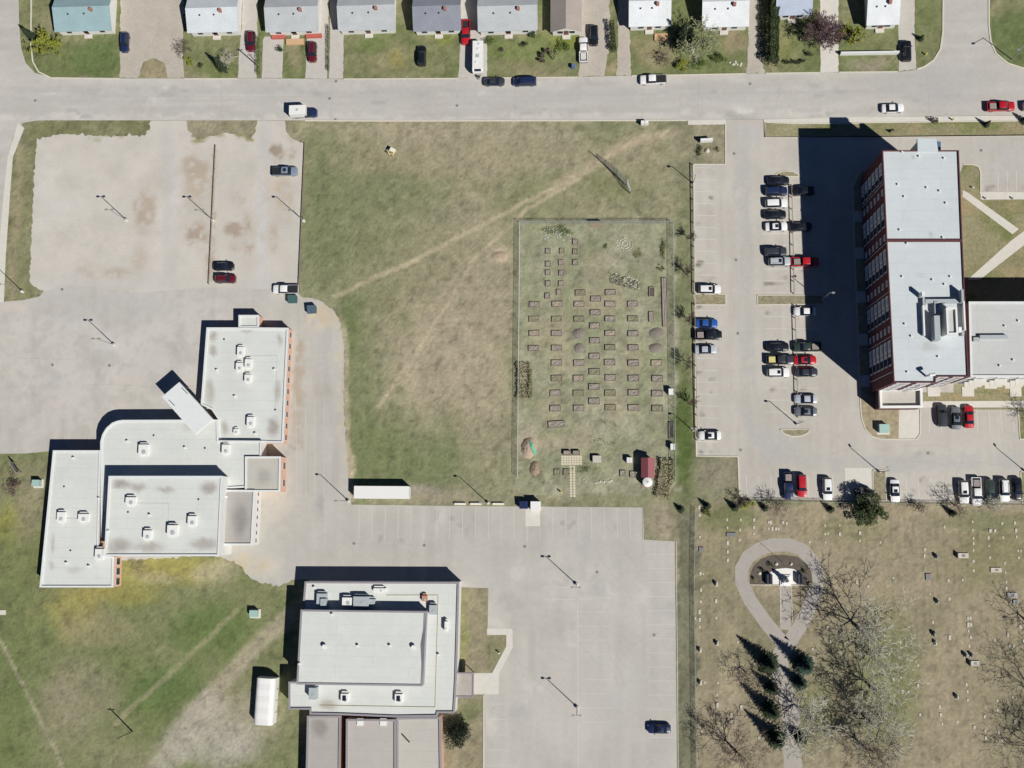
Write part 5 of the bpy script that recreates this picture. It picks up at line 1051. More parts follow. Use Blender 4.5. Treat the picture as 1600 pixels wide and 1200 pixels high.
bed(*Z5(1140,657), 9, 15.5, 0, MATS['dark_soil'], label='narrow upright bed of dark soil near the rockery', grp=False); bed(*Z5(1138,860), 8.5, 16.3, label='narrow upright bed of pale soil near the long bed', grp=False)
bed(*Z5(1246,740), 8, 79, 1, label='very long narrow timber bed beside the eastern garden fence', grp=False); bed(*Z6(310,547), 26, 10.5, 4, label='extra long tilted timber bed south of the bed rows', grp=False)
bed(*Z6(1106,587), 7.5, 26, board=M_STEEL, soil=MATS['dark_soil'], label='long grey trough bed against the eastern garden fence', grp=False)
SB2 = 'small square timber bed near the stepping-stone path'
for x, y in [(316,882),(380,880)]: t = bed(*Z6(x, y), 10, 9.5, label=SB2, grp=False); t['group'] = 'small beds by the stepping stones'
for x, y in [(770,888),(840,895)]: t = bed(*Z6(x, y), 9, 9.5, label='small square timber bed beside the maroon-roofed garden shed', grp=False); t['group'] = 'small beds by the garden shed'
for x, y in [(383,745),(448,745)]: t = bed(*Z6(x, y), 11.5, 7, h=.75, label='tall timber planter box at the head of the stepping stones', grp=False); t['group'] = 'planters by the stepping stones'
# stepping stones
p0 = W(*Z6(415,800)); t = thing('paver_path', 'T-shaped path of small cream stepping stones in the garden', 'path', (p0.x,p0.y,0)); pv = tomesh('paver', MB().box(-.24,.24,-.22,.22,-.02,.05), mat('cream_paver',(214,206,180),var=.08,scale=2))
for x in range(8):
    for y in range(4): q = W(*Z6(350+18.1*x, 772+16.7*y)); inst('paver', pv, t, (q.x-p0.x,q.y-p0.y,0), (0,0,R_(-.06,.06)))
for y in range(12):
    for x in (408,430): q = W(*Z6(x+y*.3, 842+18.4*y)); inst('paver', pv, t, (q.x-p0.x,q.y-p0.y,0), (0,0,R_(-.06,.06)))
# garden shed with round tank
a, b = W(1003,745), W(1020,718); t = thing('garden_shed', 'small garden shed with maroon pitched roof', 'shed', (a.x,a.y,0)); M_MAR = mat('maroon_metal_roof',(150,88,92),rough=.6,var=.06,scale=1)
xm = (a.x+b.x)/2; mk('wall', MB().add([(a.x,a.y,0),(b.x,a.y,0),(b.x,a.y,2.1),(xm,a.y,2.75),(a.x,a.y,2.1),(a.x,b.y,0),(b.x,b.y,0),(b.x,b.y,2.1),(xm,b.y,2.75),(a.x,b.y,2.1)], [(0,1,2,3,4),(9,8,7,6,5),(1,6,7,2),(5,0,4,9)]), mat('shed_wall',(140,96,90),var=.1), t)
for xe in (a.x-.25, b.x+.25):
    pts = [(xe,a.y-.25,2.0),(xe,b.y+.25,2.0),(xm,b.y+.25,2.86),(xm,a.y-.25,2.86)]; mk('roof', MB().add(pts+[(p[0],p[1],p[2]+.06) for p in pts], [(4,5,6,7),(3,2,1,0),(0,1,5,4),(1,2,6,5),(2,3,7,6),(3,0,4,7)]), M_MAR, t)
mk('door', MB().box(xm-.45,xm+.45,a.y-.05,a.y+.02,.05,1.9), M_WOOD, t)
p = W(1011,753.5); t = thing('water_tank', 'round white plastic water tank beside the garden shed', 'tank', (p.x,p.y,0)); mk('tank', MB().lathe((p.x,p.y), [(1.0,.1),(1.05,.2),(1.05,1.75),(.95,1.9),(.4,2.05)], 20), M_UNIT, t, smooth=False); mk('lid', MB().lathe((p.x,p.y), [(.25,2.0),(.25,2.12)], 10), M_UNITG, t); mk('pad', MB().box(p.x-1.2,p.x+1.2,p.y-1.2,p.y+1.2,-.01,.1), M_WOOD, t)
def crate(px, py, a, b, h, label, m, nm='storage_box', cat='box'):
    p = W(px, py); t = thing(nm, label, cat, (p.x,p.y,0)); mk('body', MB().box(p.x-a/2,p.x+a/2,p.y-b/2,p.y+b/2,0,h), m, t); mk('lid', MB().box(p.x-a/2-.04,p.x+a/2+.04,p.y-b/2-.04,p.y+b/2+.04,h,h+.07), m, t); mk('handle', MB().box(p.x-.12,p.x+.12,p.y-b/2-.07,p.y-b/2-.03,h*.6,h*.7), M_TRIM, t)
crate(*Z6(1103,325), 1.0, 1.2, 1.3, 'white storage box against the eastern garden fence', M_UNIT); crate(*Z6(1113,705), .8, 1.2, 1.2, 'white storage bin below the grey trough bed', M_UNIT); crate(*Z6(590,790), 1.7, 1.4, .8, 'pale timber box on the open garden grass', mat('pale_box',(196,190,178),var=.08))
p = W(*Z6(815,797)); t = thing('liquid_tote', 'white caged liquid tote between small beds and shed', 'tank', (p.x,p.y,0)); mk('pallet', MB().box(p.x-.6,p.x+.6,p.y-.6,p.y+.6,0,.14), M_WOOD, t); mk('container', MB().box(p.x-.55,p.x+.55,p.y-.55,p.y+.55,.14,1.15), MATS['unit_white_metal'], t)
for k in range(5):
    x = p.x-.58+1.16*k/4; mk('cage_bar', MB().box(x-.015,x+.015,p.y-.6,p.y-.57,.14,1.17).box(x-.015,x+.015,p.y+.57,p.y+.6,.14,1.17).box(x-.015,x+.015,p.y-.6,p.y+.6,1.155,1.18), M_STEEL, t)
def mound(px, py, rx, ry, h, m, label, cat='mound', nm='soil_mound', rough=.25):
    p = W(px, py); mb = MB(); n = 18; R = 6; sx, sy = rx*.1345, ry*.1345
    mb.v.append((p.x,p.y,h*R_(.85,1.05)))
    for r in range(1, R+1):
        for k in range(n):
            a = 2*math.pi*k/n; f = r/R*R_(1-rough*.4,1+rough*.4); mb.v.append((p.x+sx*f*math.cos(a), p.y+sy*f*math.sin(a), max(-.02, h*(1-(r/R)**2)*R_(1-rough,1+rough)-(.05 if r == R else 0))))
    mb.f += [(0,1+k,1+(k+1)%n) for k in range(n)]
    for r in range(R-1):
        for k in range(n): i = 1+r*n+k; j = 1+r*n+(k+1)%n; mb.f.append((i,i+n,j+n,j))
    return tag(mk(nm, mb, m, smooth=True), label, cat)
M_MULCH = mat('mulch', (138,130,121), rough=1, var=.18, scale=3, scale2=10, spec=.05); M_SAND = mat('sandy_heap', (178,162,140), rough=1, var=.18, scale=1.5, scale2=6, spec=.05)
GM = 'round grey mulch mound among the raised beds'
for x, y, rx, ry in [(545,998,10.5,9.5),(548,1115,9,8.5),(1178,995,12.5,9.5),(1172,1115,12,8)]: o = mound(*Z5(x, y), rx, ry, .35, M_MULCH, GM); o['group'] = 'mulch mounds in the garden'
mound(826,700,13,17,.9,M_SAND,'sandy soil heap with a green tarp in the garden corner'); mound(836,733,9,13,.6,mat('brown_heap',(154,138,118),rough=1,var=.2,scale=2,spec=.05),'brown compost heap below the sandy heap'); mound(780,401,15,9,.35,M_SAND,'low sandy heap on the field beside the garden fence')
p = W(832,700,.8); tag(mk('green_tarp', MB().add([(p.x-.7,p.y+1.6,.75),(p.x+.1,p.y+1.0,.98),(p.x+.9,p.y-1.2,.72),(p.x+.4,p.y-1.5,.66),(p.x-.25,p.y+.1,1.06)], [(0,4,1),(4,2,1),(4,3,2)]), mat('green_tarp_plastic',(98,186,150),rough=.5,var=.06), origin=None), 'bright green tarp lying on the sandy soil heap', 'tarp')
# ------------------------------------------------------------------ plants
M_BARKD = mat('dark_bark', (92,82,74), rough=.95, var=.2, scale=5, spec=.1); M_BARKP = mat('pale_bark', (194,191,174), rough=.9, var=.12, scale=5, spec=.1); M_TWIG = mat('brown_twig', (112,98,90), rough=.95, var=.15, spec=.1); M_TWIGP = mat('purple_twig', (116,92,94), rough=.95, var=.15, spec=.1)
M_SPR = mat('spruce_needles', (54,66,46), rough=.8, var=.35, scale=1.6, spec=.2); M_SPRB = mat('blue_spruce_needles', (52,72,62), rough=.8, var=.3, scale=1.6, spec=.2); M_LEAFY = mat('yellow_green_leaves', (146,152,62), rough=.7, var=.3, scale=1.5, spec=.2); M_LEAF = mat('green_leaves', (104,122,64), rough=.7, var=.3, scale=1.5, spec=.2); M_LEAFD = mat('dark_leaves', (72,84,54), rough=.8, var=.35, scale=1.5, spec=.2); M_DRY = mat('dry_stems', (166,156,126), rough=.95, var=.3, scale=2, spec=.1); M_BUD = mat('budding_leaves', (150,156,112), rough=.8, var=.25, scale=1.5, spec=.1)
def bare_tree_mb(h, spread, seed, lv=5, upright=.5, twig=.022, tr=.026):
    rs = random.Random(seed); T, C = MB(), MB()
    def grow(p, d, L, r, k):
        segs = 3 if k < 2 else 2; q = p
        for s in range(segs):
            d = (d+Vector((rs.uniform(-1,1),rs.uniform(-1,1),rs.uniform(-.4,.7)))*.13*(1+k*.3)).normalized(); q2 = q+d*L/segs; r2 = r*(.80 if k < 4 else .7)
            (T if k == 0 else C).tube(q, q2, r, r2, 6 if k < 2 else (4 if k < 3 else 3), False)
            if k >= 1 and s >= 0 and k < lv and rs.random() < .75:
                e = (d.cross(Vector((rs.uniform(-1,1),rs.uniform(-1,1),rs.uniform(-1,1)))).normalized()*rs.uniform(.6,1.0)*spread+d*.6+Vector((0,0,.1))).normalized(); grow(q2, e, L*rs.uniform(.5,.68), max(twig, r2*.55), k+1)
            q, r = q2, r2
        if k < lv:
            n = 6 if k == 0 else 2
            a0 = rs.uniform(0, 6.28)
            for i in range(n):
                a = a0+6.283*i/n+rs.uniform(-.5,.5); t_ = rs.uniform(.5,.95)*spread; u = d.orthogonal().normalized(); w = d.cross(u)
                e = (d*(upright+.3)+u*math.cos(a)*t_+w*math.sin(a)*t_).normalized(); grow(q, e, L*(rs.uniform(1.1,1.5) if k == 0 else rs.uniform(.62,.8)), max(twig, r*rs.uniform(.5,.66)), k+1)
    grow(Vector((0,0,-.05)), Vector((rs.uniform(-.06,.06),rs.uniform(-.06,.06),1)).normalized(), h*.2, tr*h, 0)
    return T, C
def leaves(mb, rs, pts_fn, n, s0, s1):
    for _ in range(n):
        p = Vector(pts_fn()); a = Vector((rs.uniform(-1,1),rs.uniform(-1,1),rs.uniform(-.6,.6))).normalized()*rs.uniform(s0,s1); b = a.orthogonal().normalized()*rs.uniform(s0,s1)*.6; b = b*math.cos(rs.random()*6)+a.cross(b).normalized()*b.length*math.sin(rs.random()*6)
        mb.add([p-a, p-b*.8, p+a, p+b*.8], [(0,1,2,3)])
def bare_tree(px, py, h, label, bark=M_BARKP, twig_m=None, spread=.95, seed=1, lv=5, bud=None, cat='tree', nm='bare_tree', group=None, upright=.5, tw=.03):
    p = W(px, py); T, C = bare_tree_mb(h, spread, seed, lv, upright, tw, .029 if bark is M_BARKP else .026); t = thing(nm, label, cat, (p.x,p.y,0), 0, group)
    mk('trunk', T, bark, t, origin=O0); mk('crown', C, twig_m or bark, t, origin=O0)
    if bud:
        rs = random.Random(seed+5); vs_ = [v for v in C.v[len(C.v)//4:]]; L = MB(); leaves(L, rs, lambda: Vector(rs.choice(vs_))+Vector((rs.uniform(-.15,.15),)*3), bud[1], *(bud[2] if len(bud) > 2 else (.1,.2))); mk('foliage', L, bud[0], t, origin=O0)
    return t
def spruce(px, py, h, r, label, m=M_SPR, seed=1, group=None, nm='spruce_tree', cat='tree', bare=.06):
    rs = random.Random(seed); p = W(px, py); t = thing(nm, label, cat, (p.x,p.y,0), 0, group); mk('trunk', MB().tube((0,0,-.05),(0,0,h*.96),.022*h+.03,.02,8), M_BARKD, t, origin=O0); L = MB(); z = h*bare
    while z < h*.985:
        f = 1-z/h; R = r*f**.85*rs.uniform(.85,1.1)+.06; n = max(5, int(9+6*f))
        for k in range(n):
            a = 6.283*(k+rs.random()*.8)/n; R2 = R*rs.uniform(.65,1.15); dx, dy = math.cos(a), math.sin(a); z1 = z-R2*rs.uniform(.12,.32); wd = R2*.16+.07; m_ = 4
            prev = None
            for j in range(m_):
                f0, f1 = j/m_, (j+1)/m_; w0 = wd*(1-.65*f0); c0 = Vector((dx*R2*f0,dy*R2*f0,z+(z1-z)*f0)); c1 = Vector((dx*R2*f1,dy*R2*f1,z+(z1-z)*f1))
                for s in (-1,1):
                    e = (c0+c1)/2+Vector((-dy*s,dx*s,0))*w0*rs.uniform(.8,1.7)+Vector((dx,dy,0))*w0*.6+Vector((0,0,-w0*rs.uniform(0,.5))); L.add([c0, c1, e], [(0,1,2) if s < 0 else (0,2,1)])
            L.add([c1+Vector((-dy,dx,0))*wd*.3, c1+Vector((dx,dy,-.1))*wd*1.3, c1-Vector((-dy,dx,0))*wd*.3], [(0,1,2)])
        z += max(.16, h*.032)
    mk('crown', L, m, t, origin=O0); return t
def shrub(px, py, rx, ry, h, label, m=M_LEAF, n=420, seed=1, group=None, nm='shrub', cat='shrub', stems=True, s=(.07,.17), z0=.1):
    rs = random.Random(seed); p = W(px, py); t = thing(nm, label, cat, (p.x,p.y,0), 0, group); cl = []
    for k in range(max(5, int(rx*ry*3))): cl.append((rs.gauss(0,.42)*rx, rs.gauss(0,.42)*ry, h*rs.uniform(.35,.85), rs.uniform(.22,.42)*min(rx,ry)+.12))
    def pt():
        c = rs.choice(cl); a = rs.uniform(0,6.283); b = rs.uniform(-1,1); q = math.sqrt(1-b*b); R = c[3]*rs.uniform(.6,1.1); return (max(-rx,min(rx,c[0]))+R*q*math.cos(a), max(-ry,min(ry,c[1]))+R*q*math.sin(a), max(z0, c[2]+R*b))
    L = MB(); leaves(L, rs, pt, n, *s); mk('crown', L, m, t, origin=O0); S = MB()
    for c in cl[:14]: S.tube((c[0]*.2,c[1]*.2,-.03),(c[0],c[1],c[2]),.03,.012,4,False)
    mk('stems', S, M_TWIG, t, origin=O0); return t
def hedge(pts, w, h, label, m=M_LEAFD, dens=90, seed=3, s=(.08,.2), cat='hedge', nm='hedge'):
    rs = random.Random(seed); P = [W(*p) for p in pts]; t = thing(nm, label, cat, (P[0].x,P[0].y,0)); L = MB(); S = MB()
    for a, b in zip(P[:-1], P[1:]):
        d = (b-a); n = int(d.length*dens)
        def pt():
            f = rs.random(); ww = w*.5*(.9+.1*math.sin(f*d.length*2.1+1)); x = rs.uniform(-1,1); side = rs.random(); hh = h*(.93+.07*math.sin(f*d.length*3))
            z = rs.uniform(.1,hh) if side < .6 else hh*rs.uniform(.85,1.05); x = math.copysign(rs.uniform(.75,1.05), x) if side < .6 else x; q = a.lerp(b, f); nn = Vector((-d.y,d.x,0)).normalized()
            return q+nn*x*ww+Vector((0,0,z))
        leaves(L, rs, pt, n, *s)
        for k in range(int(d.length/.6)): q = a.lerp(b, (k+.5)/max(1,int(d.length/.6))); S.tube((q.x,q.y,-.03),(q.x,q.y,h*.8),.04,.02,4,False)
    mk('foliage', L, m, t); mk('stems', S, M_TWIG, t)
def weeds(px, py, rx, ry, label, m=M_LEAF, n=900, seed=1, nm='weed_patch', h=.22, s=(.05,.13)):
    rs = random.Random(seed); p = W(px, py); t = thing(nm, label, 'weeds', (p.x,p.y,0)); L = MB(); cl = [(rs.gauss(0,.5)*rx, rs.gauss(0,.5)*ry) for _ in range(24)]
    def pt(): c = rs.choice(cl); return (c[0]+rs.gauss(0,.2)*rx, c[1]+rs.gauss(0,.2)*ry, abs(rs.gauss(.05,h*.5))+.02)
    leaves(L, rs, pt, n, *s); mk('foliage', L, m, t, origin=O0); L2 = MB(); leaves(L2, rs, pt, n//3, *s); mk('dry_stems', L2, M_DRY, t, origin=O0)
# cemetery trees
bare_tree(1345,985,16,'tall pale-barked bare tree southeast of the memorial loop', seed=11, bud=(M_BUD,700,(.05,.09)), tw=.048); bare_tree(1362,1075,14,'pale-barked bare tree with forked trunk in the middle of the cemetery tree row', seed=23, bud=(M_BUD,700,(.05,.09)), tw=.048); bare_tree(1372,1136,13,'pale-barked bare tree with spreading crown over fresh grass in the cemetery', seed=31, bud=(M_BUD,700,(.05,.09)), tw=.048); bare_tree(1350,1168,13,'dark bare tree at the foot of the cemetery tree row', M_BARKD, M_TWIG, seed=37)
bare_tree(1256,1110,13,'pale-barked bare tree beside the cemetery drive among the spruces', seed=47, bud=(M_BUD,700,(.05,.09)), tw=.048); bare_tree(1148,1172,12,'brown bare tree near the western cemetery fence', M_BARKD, M_TWIG, seed=53); bare_tree(1622,1088,15,'large dark bare tree at the eastern end of the grave rows', M_BARKD, M_TWIG, seed=59); bare_tree(1600,967,8.5,'smaller dark bare tree beside two grey grave slabs', M_BARKD, M_TWIG, seed=61, lv=4); bare_tree(1630,1180,13,'dark bare tree at the southeastern corner of the cemetery', M_BARKD, M_TWIG, seed=67); bare_tree(1165,1050,7,'low brown multi-stemmed bare tree west of the spruces', M_TWIG, seed=71, spread=1.2, lv=4)
for k, (x, y, h, r, m, lb) in enumerate([(1200,1036,8.5,2.1,M_SPR,'wide spruce west of the cemetery drive, first below the memorial loop'),(1254,1037,8.8,2.0,M_SPRB,'blue-green spruce east of the cemetery drive'),(1205,1074,5.6,1.3,M_SPR,'small slim spruce in the middle of the western spruce row'),(1203,1108,8,1.8,M_SPR,'spruce opposite the pale-barked tree on the cemetery drive'),(1211,1152,8.2,1.9,M_SPR,'spruce at the southern end of the western spruce row'),(1249,1066,5.4,1.4,M_SPRB,'small blue-green spruce beside the cemetery drive'),(1251,1152,4.5,1.3,M_SPR,'low dark spruce on the eastern side of the cemetery drive')]): spruce(x, y, h, r, lb, m, 100+k)
shrub(1352,797,3.4,2.5,5.5,'big bushy dark conifer between dumpsters and cemetery', M_LEAFD, 5200, 5, nm='conifer_tree', cat='tree', s=(.1,.26)); shrub(716,1142,2.9,2.9,3.2,'dark spreading juniper at the corner of the hall', mat('juniper_needles', (44,54,40), rough=.85, var=.35, scale=1.6, spec=.2), 5200, 6, s=(.08,.2))
for k, (x, y, h) in enumerate([(1105,791,2.6),(1148,793,3.0),(1195,794,2.4),(1297,796,2.7),(1487,802,3.0),(1064,796,2.2)]): spruce(x, y, h, .75, 'small young conifer along the cemetery edge', M_SPR, 200+k, 'young conifers along the cemetery fence', nm='young_conifer')
shrub(1168,788,2.0,1.2,1.6,'yellow-green budding bush at the corner of the cemetery fence', M_LEAFY, 900, 9); shrub(1105,800,1.4,.9,.9,'low green bush at the corner of the cemetery', M_LEAF, 400, 10)
bare_tree(1155,781,3.4,'small purple-brown bare tree on the rough corner by the lot', M_TWIGP, seed=81, lv=4); bare_tree(1212,786,5.2,'bare tree by the cemetery fence behind the blue pickup', M_TWIG, seed=83, lv=4); bare_tree(1492,790,6.2,'bare tree by the cemetery fence behind the white cars', M_TWIG, seed=85, lv=4); bare_tree(1432,790,3.2,'small bare tree by the cemetery fence beside the empty stalls', M_TWIG, seed=87, lv=4); bare_tree(1545,793,4.5,'grey bare tree by the cemetery fence behind the dark green SUV', M_BARKP, seed=88, lv=4); bare_tree(1612,650,6,'bare tree on the grass island south of the apartment wing', M_TWIG, seed=89, lv=4)
for k, (x, y) in enumerate([(1077,373),(1074,430),(1076,502),(1076,566),(1078,632)]):
    bare_tree(x, y, 4.6-.5*(k == 4), 'slim young bare tree on the grass strip beside the garden fence', M_TWIG, seed=120+k, spread=.5, lv=4, group='young trees beside the garden fence', nm='young_tree', upright=1.0)
# yard trees and shrubs along the street
bare_tree(84,78,7.5,'yellow-green budding tree on the street corner lawn', M_BARKD, seed=131, bud=(M_LEAFY,6500), lv=4, nm='budding_tree'); spruce(55,62,6,1.2,'dark conifer behind the yellow-green corner tree', M_SPR, 301); spruce(349,107,6.2,1.2,'slim dark spruce in the cluttered shrub garden', M_SPR, 302)
bare_tree(1082,82,9.5,'tall pale green birch in front of the white-roofed house', M_BARKP, seed=133, bud=(M_BUD,5000), lv=5, nm='birch_tree', spread=.7); spruce(1068,62,8.5,2.2,'dark spruce beside the birch by the timber porch', M_SPR, 303)
shrub(1063,106,2.1,1.4,1.5,'yellow-green shrub under the birch', M_LEAFY, 900, 21); shrub(1094,100,1.8,1.6,1.6,'green shrub at the foot of the birch', M_LEAF, 900, 22); shrub(1122,92,1.6,1.5,1.5,'rounded green shrub by the dry lawn', M_LEAF, 800, 23); bare_tree(1040,95,4,'low brown bare shrub tree beside the dry lawn', M_TWIG, seed=135, lv=4, spread=1.2)
hedge([(1207,-20),(1207,40),(1206,104)], 2.0, 3.6, 'tall dark cedar hedge beside the gravel drive', M_LEAFD, 620, s=(.1,.22))
bare_tree(1276,62,7.5,'purple-brown bare tree with dense crown above the concrete drive', M_TWIGP, seed=137, lv=6, spread=1.1, tw=.048); bare_tree(1326,66,5,'yellow-green budding tree behind the garden wall', M_TWIG, seed=139, lv=4, bud=(M_LEAFY,4200), nm='budding_tree')
for k, x in enumerate((1226,1233,1240,1247,1254)): shrub(x, 98, .55, .5, .9, 'small dark round shrub in the row on the lawn', M_LEAFD, 160, 40+k, 'row of small round shrubs')
shrub(1262,86,.8,.7,1.2,'dark shrub at the upper end of the small shrub row', M_LEAFD, 260, 46); shrub(1295,57,.9,.8,1.3,'dark shrub beside the concrete drive', M_LEAFD, 260, 47)
bare_tree(290,80,4.2,'brown bare shrub beside the gravel drive', M_TWIG, seed=141, lv=4, spread=1.2); bare_tree(358,98,4.5,'pale bare shrub tree in the cluttered garden', M_BARKP, seed=143, lv=4, spread=1.1); shrub(296,98,1.2,1,.9,'yellow-green low shrub beside the gravel drive', M_LEAFY, 420, 25); shrub(315,104,.6,.6,1.2,'small upright green shrub in the cluttered garden', M_LEAFD, 220, 26)
shrub(848,88,.8,2.6,1.5,'grey-brown bare hedge on the lawn beside the gable house', M_TWIG, 900, 27, s=(.08,.16)); shrub(883,78,1.6,1.6,1.4,'green shrub clump before the gable house', M_LEAF, 900, 28); shrub(866,86,1.2,1.8,1.2,'pale green loose shrub before the gable house', M_BUD, 700, 29); shrub(820,71,.8,.7,1.1,'small round bush on the lawn behind the navy minivan', M_LEAFD, 300, 30); shrub(784,80,.6,.6,.9,'small brown bush on the lawn beside the trailer', M_TWIG, 200, 31); shrub(764,66,1.4,1.6,1.4,'green bush beside the rear of the travel trailer', M_LEAF, 600, 32)
shrub(836,56,.9,1,1.8,'dark green bush at the corner of the grey-roofed house', M_LEAFD, 420, 33); shrub(440,80,.8,.9,1.4,'dark round shrub at the edge of the lawn by the timber deck', M_LEAFD, 320, 34); hedge([(404.5,60),(404.5,118)], .8, 1.2, 'low green hedge strip between two drives', M_LEAF, 150, 7, (.06,.14)); hedge([(513,40),(513,112)], .35, 1.0, 'thin clipped hedge between two concrete drives', M_LEAFD, 120, 8, (.05,.12))
hedge([(956,38),(960,84)], .9, 2.2, 'tall narrow dark hedge between the two gravel drives', M_LEAFD, 260, 9, (.08,.18))
shrub(25,757,1.7,2.2,2.2,'purple-brown bush on the lawn beside the school wing', M_TWIGP, 900, 35, s=(.07,.16)); weeds(214,884,1.8,1.1,'low brown weeds behind the school', M_DRY, 700, 36)
shrub(1542,60,.01+.6,.6,1.2,'small bush on the corner of the side street', M_LEAFD, 180, 37) if False else None
spruce(1438,62,2.4,.55,'tiny conifer on the lawn of the side-street corner', M_SPR, 310); shrub(1462,190,1,.9,1.6,'grey bush on the strip north of the apartment block', M_TWIG, 400, 38); spruce(1540,196,2.8,.6,'young conifer on the strip north of the apartment block', M_SPR, 311); spruce(1600,190,3.2,.8,'young conifer at the eastern end of the apartment strip', M_SPR, 312); shrub(1093,236,.8,1.1,1.0,'dark bush beside the white sign', M_LEAFD, 300, 39); shrub(1121,235,.6,.6,.7,'low brown bush beside the boulder', M_DRY, 200, 40)
# garden weeds and rough piles
weeds(871,361,2.6,1.3,'weedy green patch with pale stones in the northern garden corner', M_LEAF, 1300, 51); hedge([(818,568),(820,600),(818,625)], 3.0, .9, 'long brush pile along the western garden fence', M_DRY, 230, 52, (.08,.22), 'brush pile', 'brush_pile'); hedge([(829,578),(829,622)], .7, .7, 'narrow row of green weeds beside the brush pile', M_LEAF, 130, 53, (.06,.16), 'weeds', 'weed_row'); hedge([(1042,718),(1040,750),(1034,778)], 3.0, 1.1, 'straw-coloured brush heap beside the garden shed', M_DRY, 260, 54, (.08,.24), 'brush pile', 'brush_pile'); weeds(1036,392,.5,2.0,'tall green weeds by the eastern garden fence', M_LEAF, 800, 55, h=.5); weeds(996,398,1.0,1.1,'ring of low green plants beside the stone spiral', M_BUD, 450, 56); weeds(1033,420,.8,.6,'low green herb clump north of the long bed', M_LEAF, 360, 57, 'herb_clump'); weeds(946,384,.5,.5,'small brown herb clump west of the stone spiral', M_LEAFD, 160, 58, 'herb_clump'); weeds(912,732,1.6,.8,'dry weeds beside the stepping stones', M_LEAF, 350, 59); hedge([(930,671),(965,680)], 5, .12, 'thin green weeds over the open garden grass', M_LEAF, 60, 60, (.05,.12), 'weeds', 'weed_patch'); weeds(840,738,1.2,1.5,'green weeds round the compost heap', M_LEAF, 600, 61)
# stones
M_STONE = mat('field_stone', (204,198,182), rough=.9, var=.15, scale=3); M_STONE2 = mat('grey_stone', (158,152,142), rough=.9, var=.15, scale=3)
def stone_mb(rs):
    mb = MB(); mb.v = [(rs.uniform(.8,1.1)*x, rs.uniform(.8,1.1)*y, max(-.3, rs.uniform(.8,1.1)*z)) for x,y,z in [(0,0,.8),(.9,0,.2),(.3,.8,.25),(-.7,.5,.2),(-.7,-.5,.25),(.3,-.85,.2),(.8,.3,-.3),(-.1,.9,-.3),(-.8,0,-.3),(-.1,-.9,-.3)]]
    mb.f = [(0,1,2),(0,2,3),(0,3,4),(0,4,5),(0,5,1),(1,6,2),(2,6,7),(2,7,3),(3,7,8),(3,8,4),(4,8,9),(4,9,5),(5,9,6),(5,6,1)]; return mb
ST = [tomesh('stone', stone_mb(random.Random(k)), M_STONE) for k in range(4)]
def stone(par, p0, x, y, s, m=None): q = W(x, y); o = inst('stone', random.choice(ST), par, (q.x-p0.x,q.y-p0.y,s*.2), (0,0,R_(0,6)), m); o.scale = (s, s*R_(.7,1), s*.8); return o
p0 = W(979,382); t = thing('stone_spiral', 'spiral of small pale stones in the garden grass', 'stones', (p0.x,p0.y,0))
for k in range(46): a = k*.36; r = 2.5+k*.25; stone(t, p0, 977+r*math.cos(a), 381+r*.9*math.sin(a), R_(.14,.26))
p0 = W(976,439); t = thing('rockery', 'long rockery of pale stones and green plants north of the beds', 'rockery', (p0.x,p0.y,0))
for k in range(90):
    f = R_(0,1); x = 953+45*f; y = 432+12*f+R_(-7,7); stone(t, p0, x, y, R_(.14,.34), random.choice([M_STONE,M_STONE2,M_STONE]))
L = MB(); rs = random.Random(77); leaves(L, rs, lambda: (lambda f: W(953+46*f, 434+13*f+rs.uniform(-8,8), rs.uniform(.05,.45)))(rs.random()), 700, .06, .15); mk('foliage', L, M_LEAFD, t)
p0 = W(945,750); t = thing('stone_row', 'row of cream stones edging the dry weeds in the garden', 'stones', (p0.x,p0.y,0))
for k in range(15): stone(t, p0, 929+28*k/14+R_(-1,1), 754-2.5*k/14+R_(-1.2,1.2), R_(.16,.32))
for x, y in [(915,752),(912,749)]: stone(t, p0, x, y, .25)
p0 = W(884,360); t = thing('stone_pile', 'scatter of pale bluish stones among the weeds by the north fence', 'stones', (p0.x,p0.y,0))
for k in range(40): stone(t, p0, R_(850,892), R_(352,376), R_(.1,.28), mat('bluish_stone',(186,200,196),var=.1))
p0 = W(1105,236); t = thing('boulder', 'pale boulder on the lawn below the white sign', 'boulder', (p0.x,p0.y,0)); stone(t, p0, 1105,236,.75); 
p0 = W(1150,98); t = thing('stone_edging', 'short row of cream edging stones on the dry lawn by the gravel drive', 'stones', (p0.x,p0.y,0))
for k in range(14): stone(t, p0, 1140+R_(0,20), 95+R_(0,8), R_(.2,.36))
# ------------------------------------------------------------------ signs and small street things
def sign(px, py, w, h, z0, rz, label, m, posts=2, thick=.12):
    p = W(px, py); t = thing('sign_board', label, 'sign', (p.x,p.y,0), math.radians(rz)); mk('panel', MB().box(-w/2,w/2,-thick/2,thick/2,z0,z0+h), m, t, origin=O0)
    for s in (-1,1): mk('post', MB().box(s*(w/2-.12)-.06,s*(w/2-.12)+.06,thick/2-.02,thick/2+.1,-.02,z0+h), M_WOOD, t, origin=O0)
sign(1103,222,2.6,1.4,.3,2,'white sign board on the lawn by the lot entrance', M_UNIT, thick=.5); sign(28,731,2.9,1.3,.9,-52,'grey notice board on the lawn beside the school lot', M_COPED); sign(1396,208,1.6,.9,.4,0,'small timber sign frame on the strip north of the apartment block', M_WOOD)
p = W(614,240); t = thing('timber_stand', 'small pale timber stand on the grass field', 'stand', (p.x,p.y,0), math.radians(-28)); M_PINE = mat('new_pine',(226,206,150),rough=.7,var=.06)
for x in (-.55,.55):
    for y in (-.6,.6): mk('leg', MB().box(x-.06,x+.06,y-.06,y+.06,-.02,1.3), M_PINE, t, origin=O0)
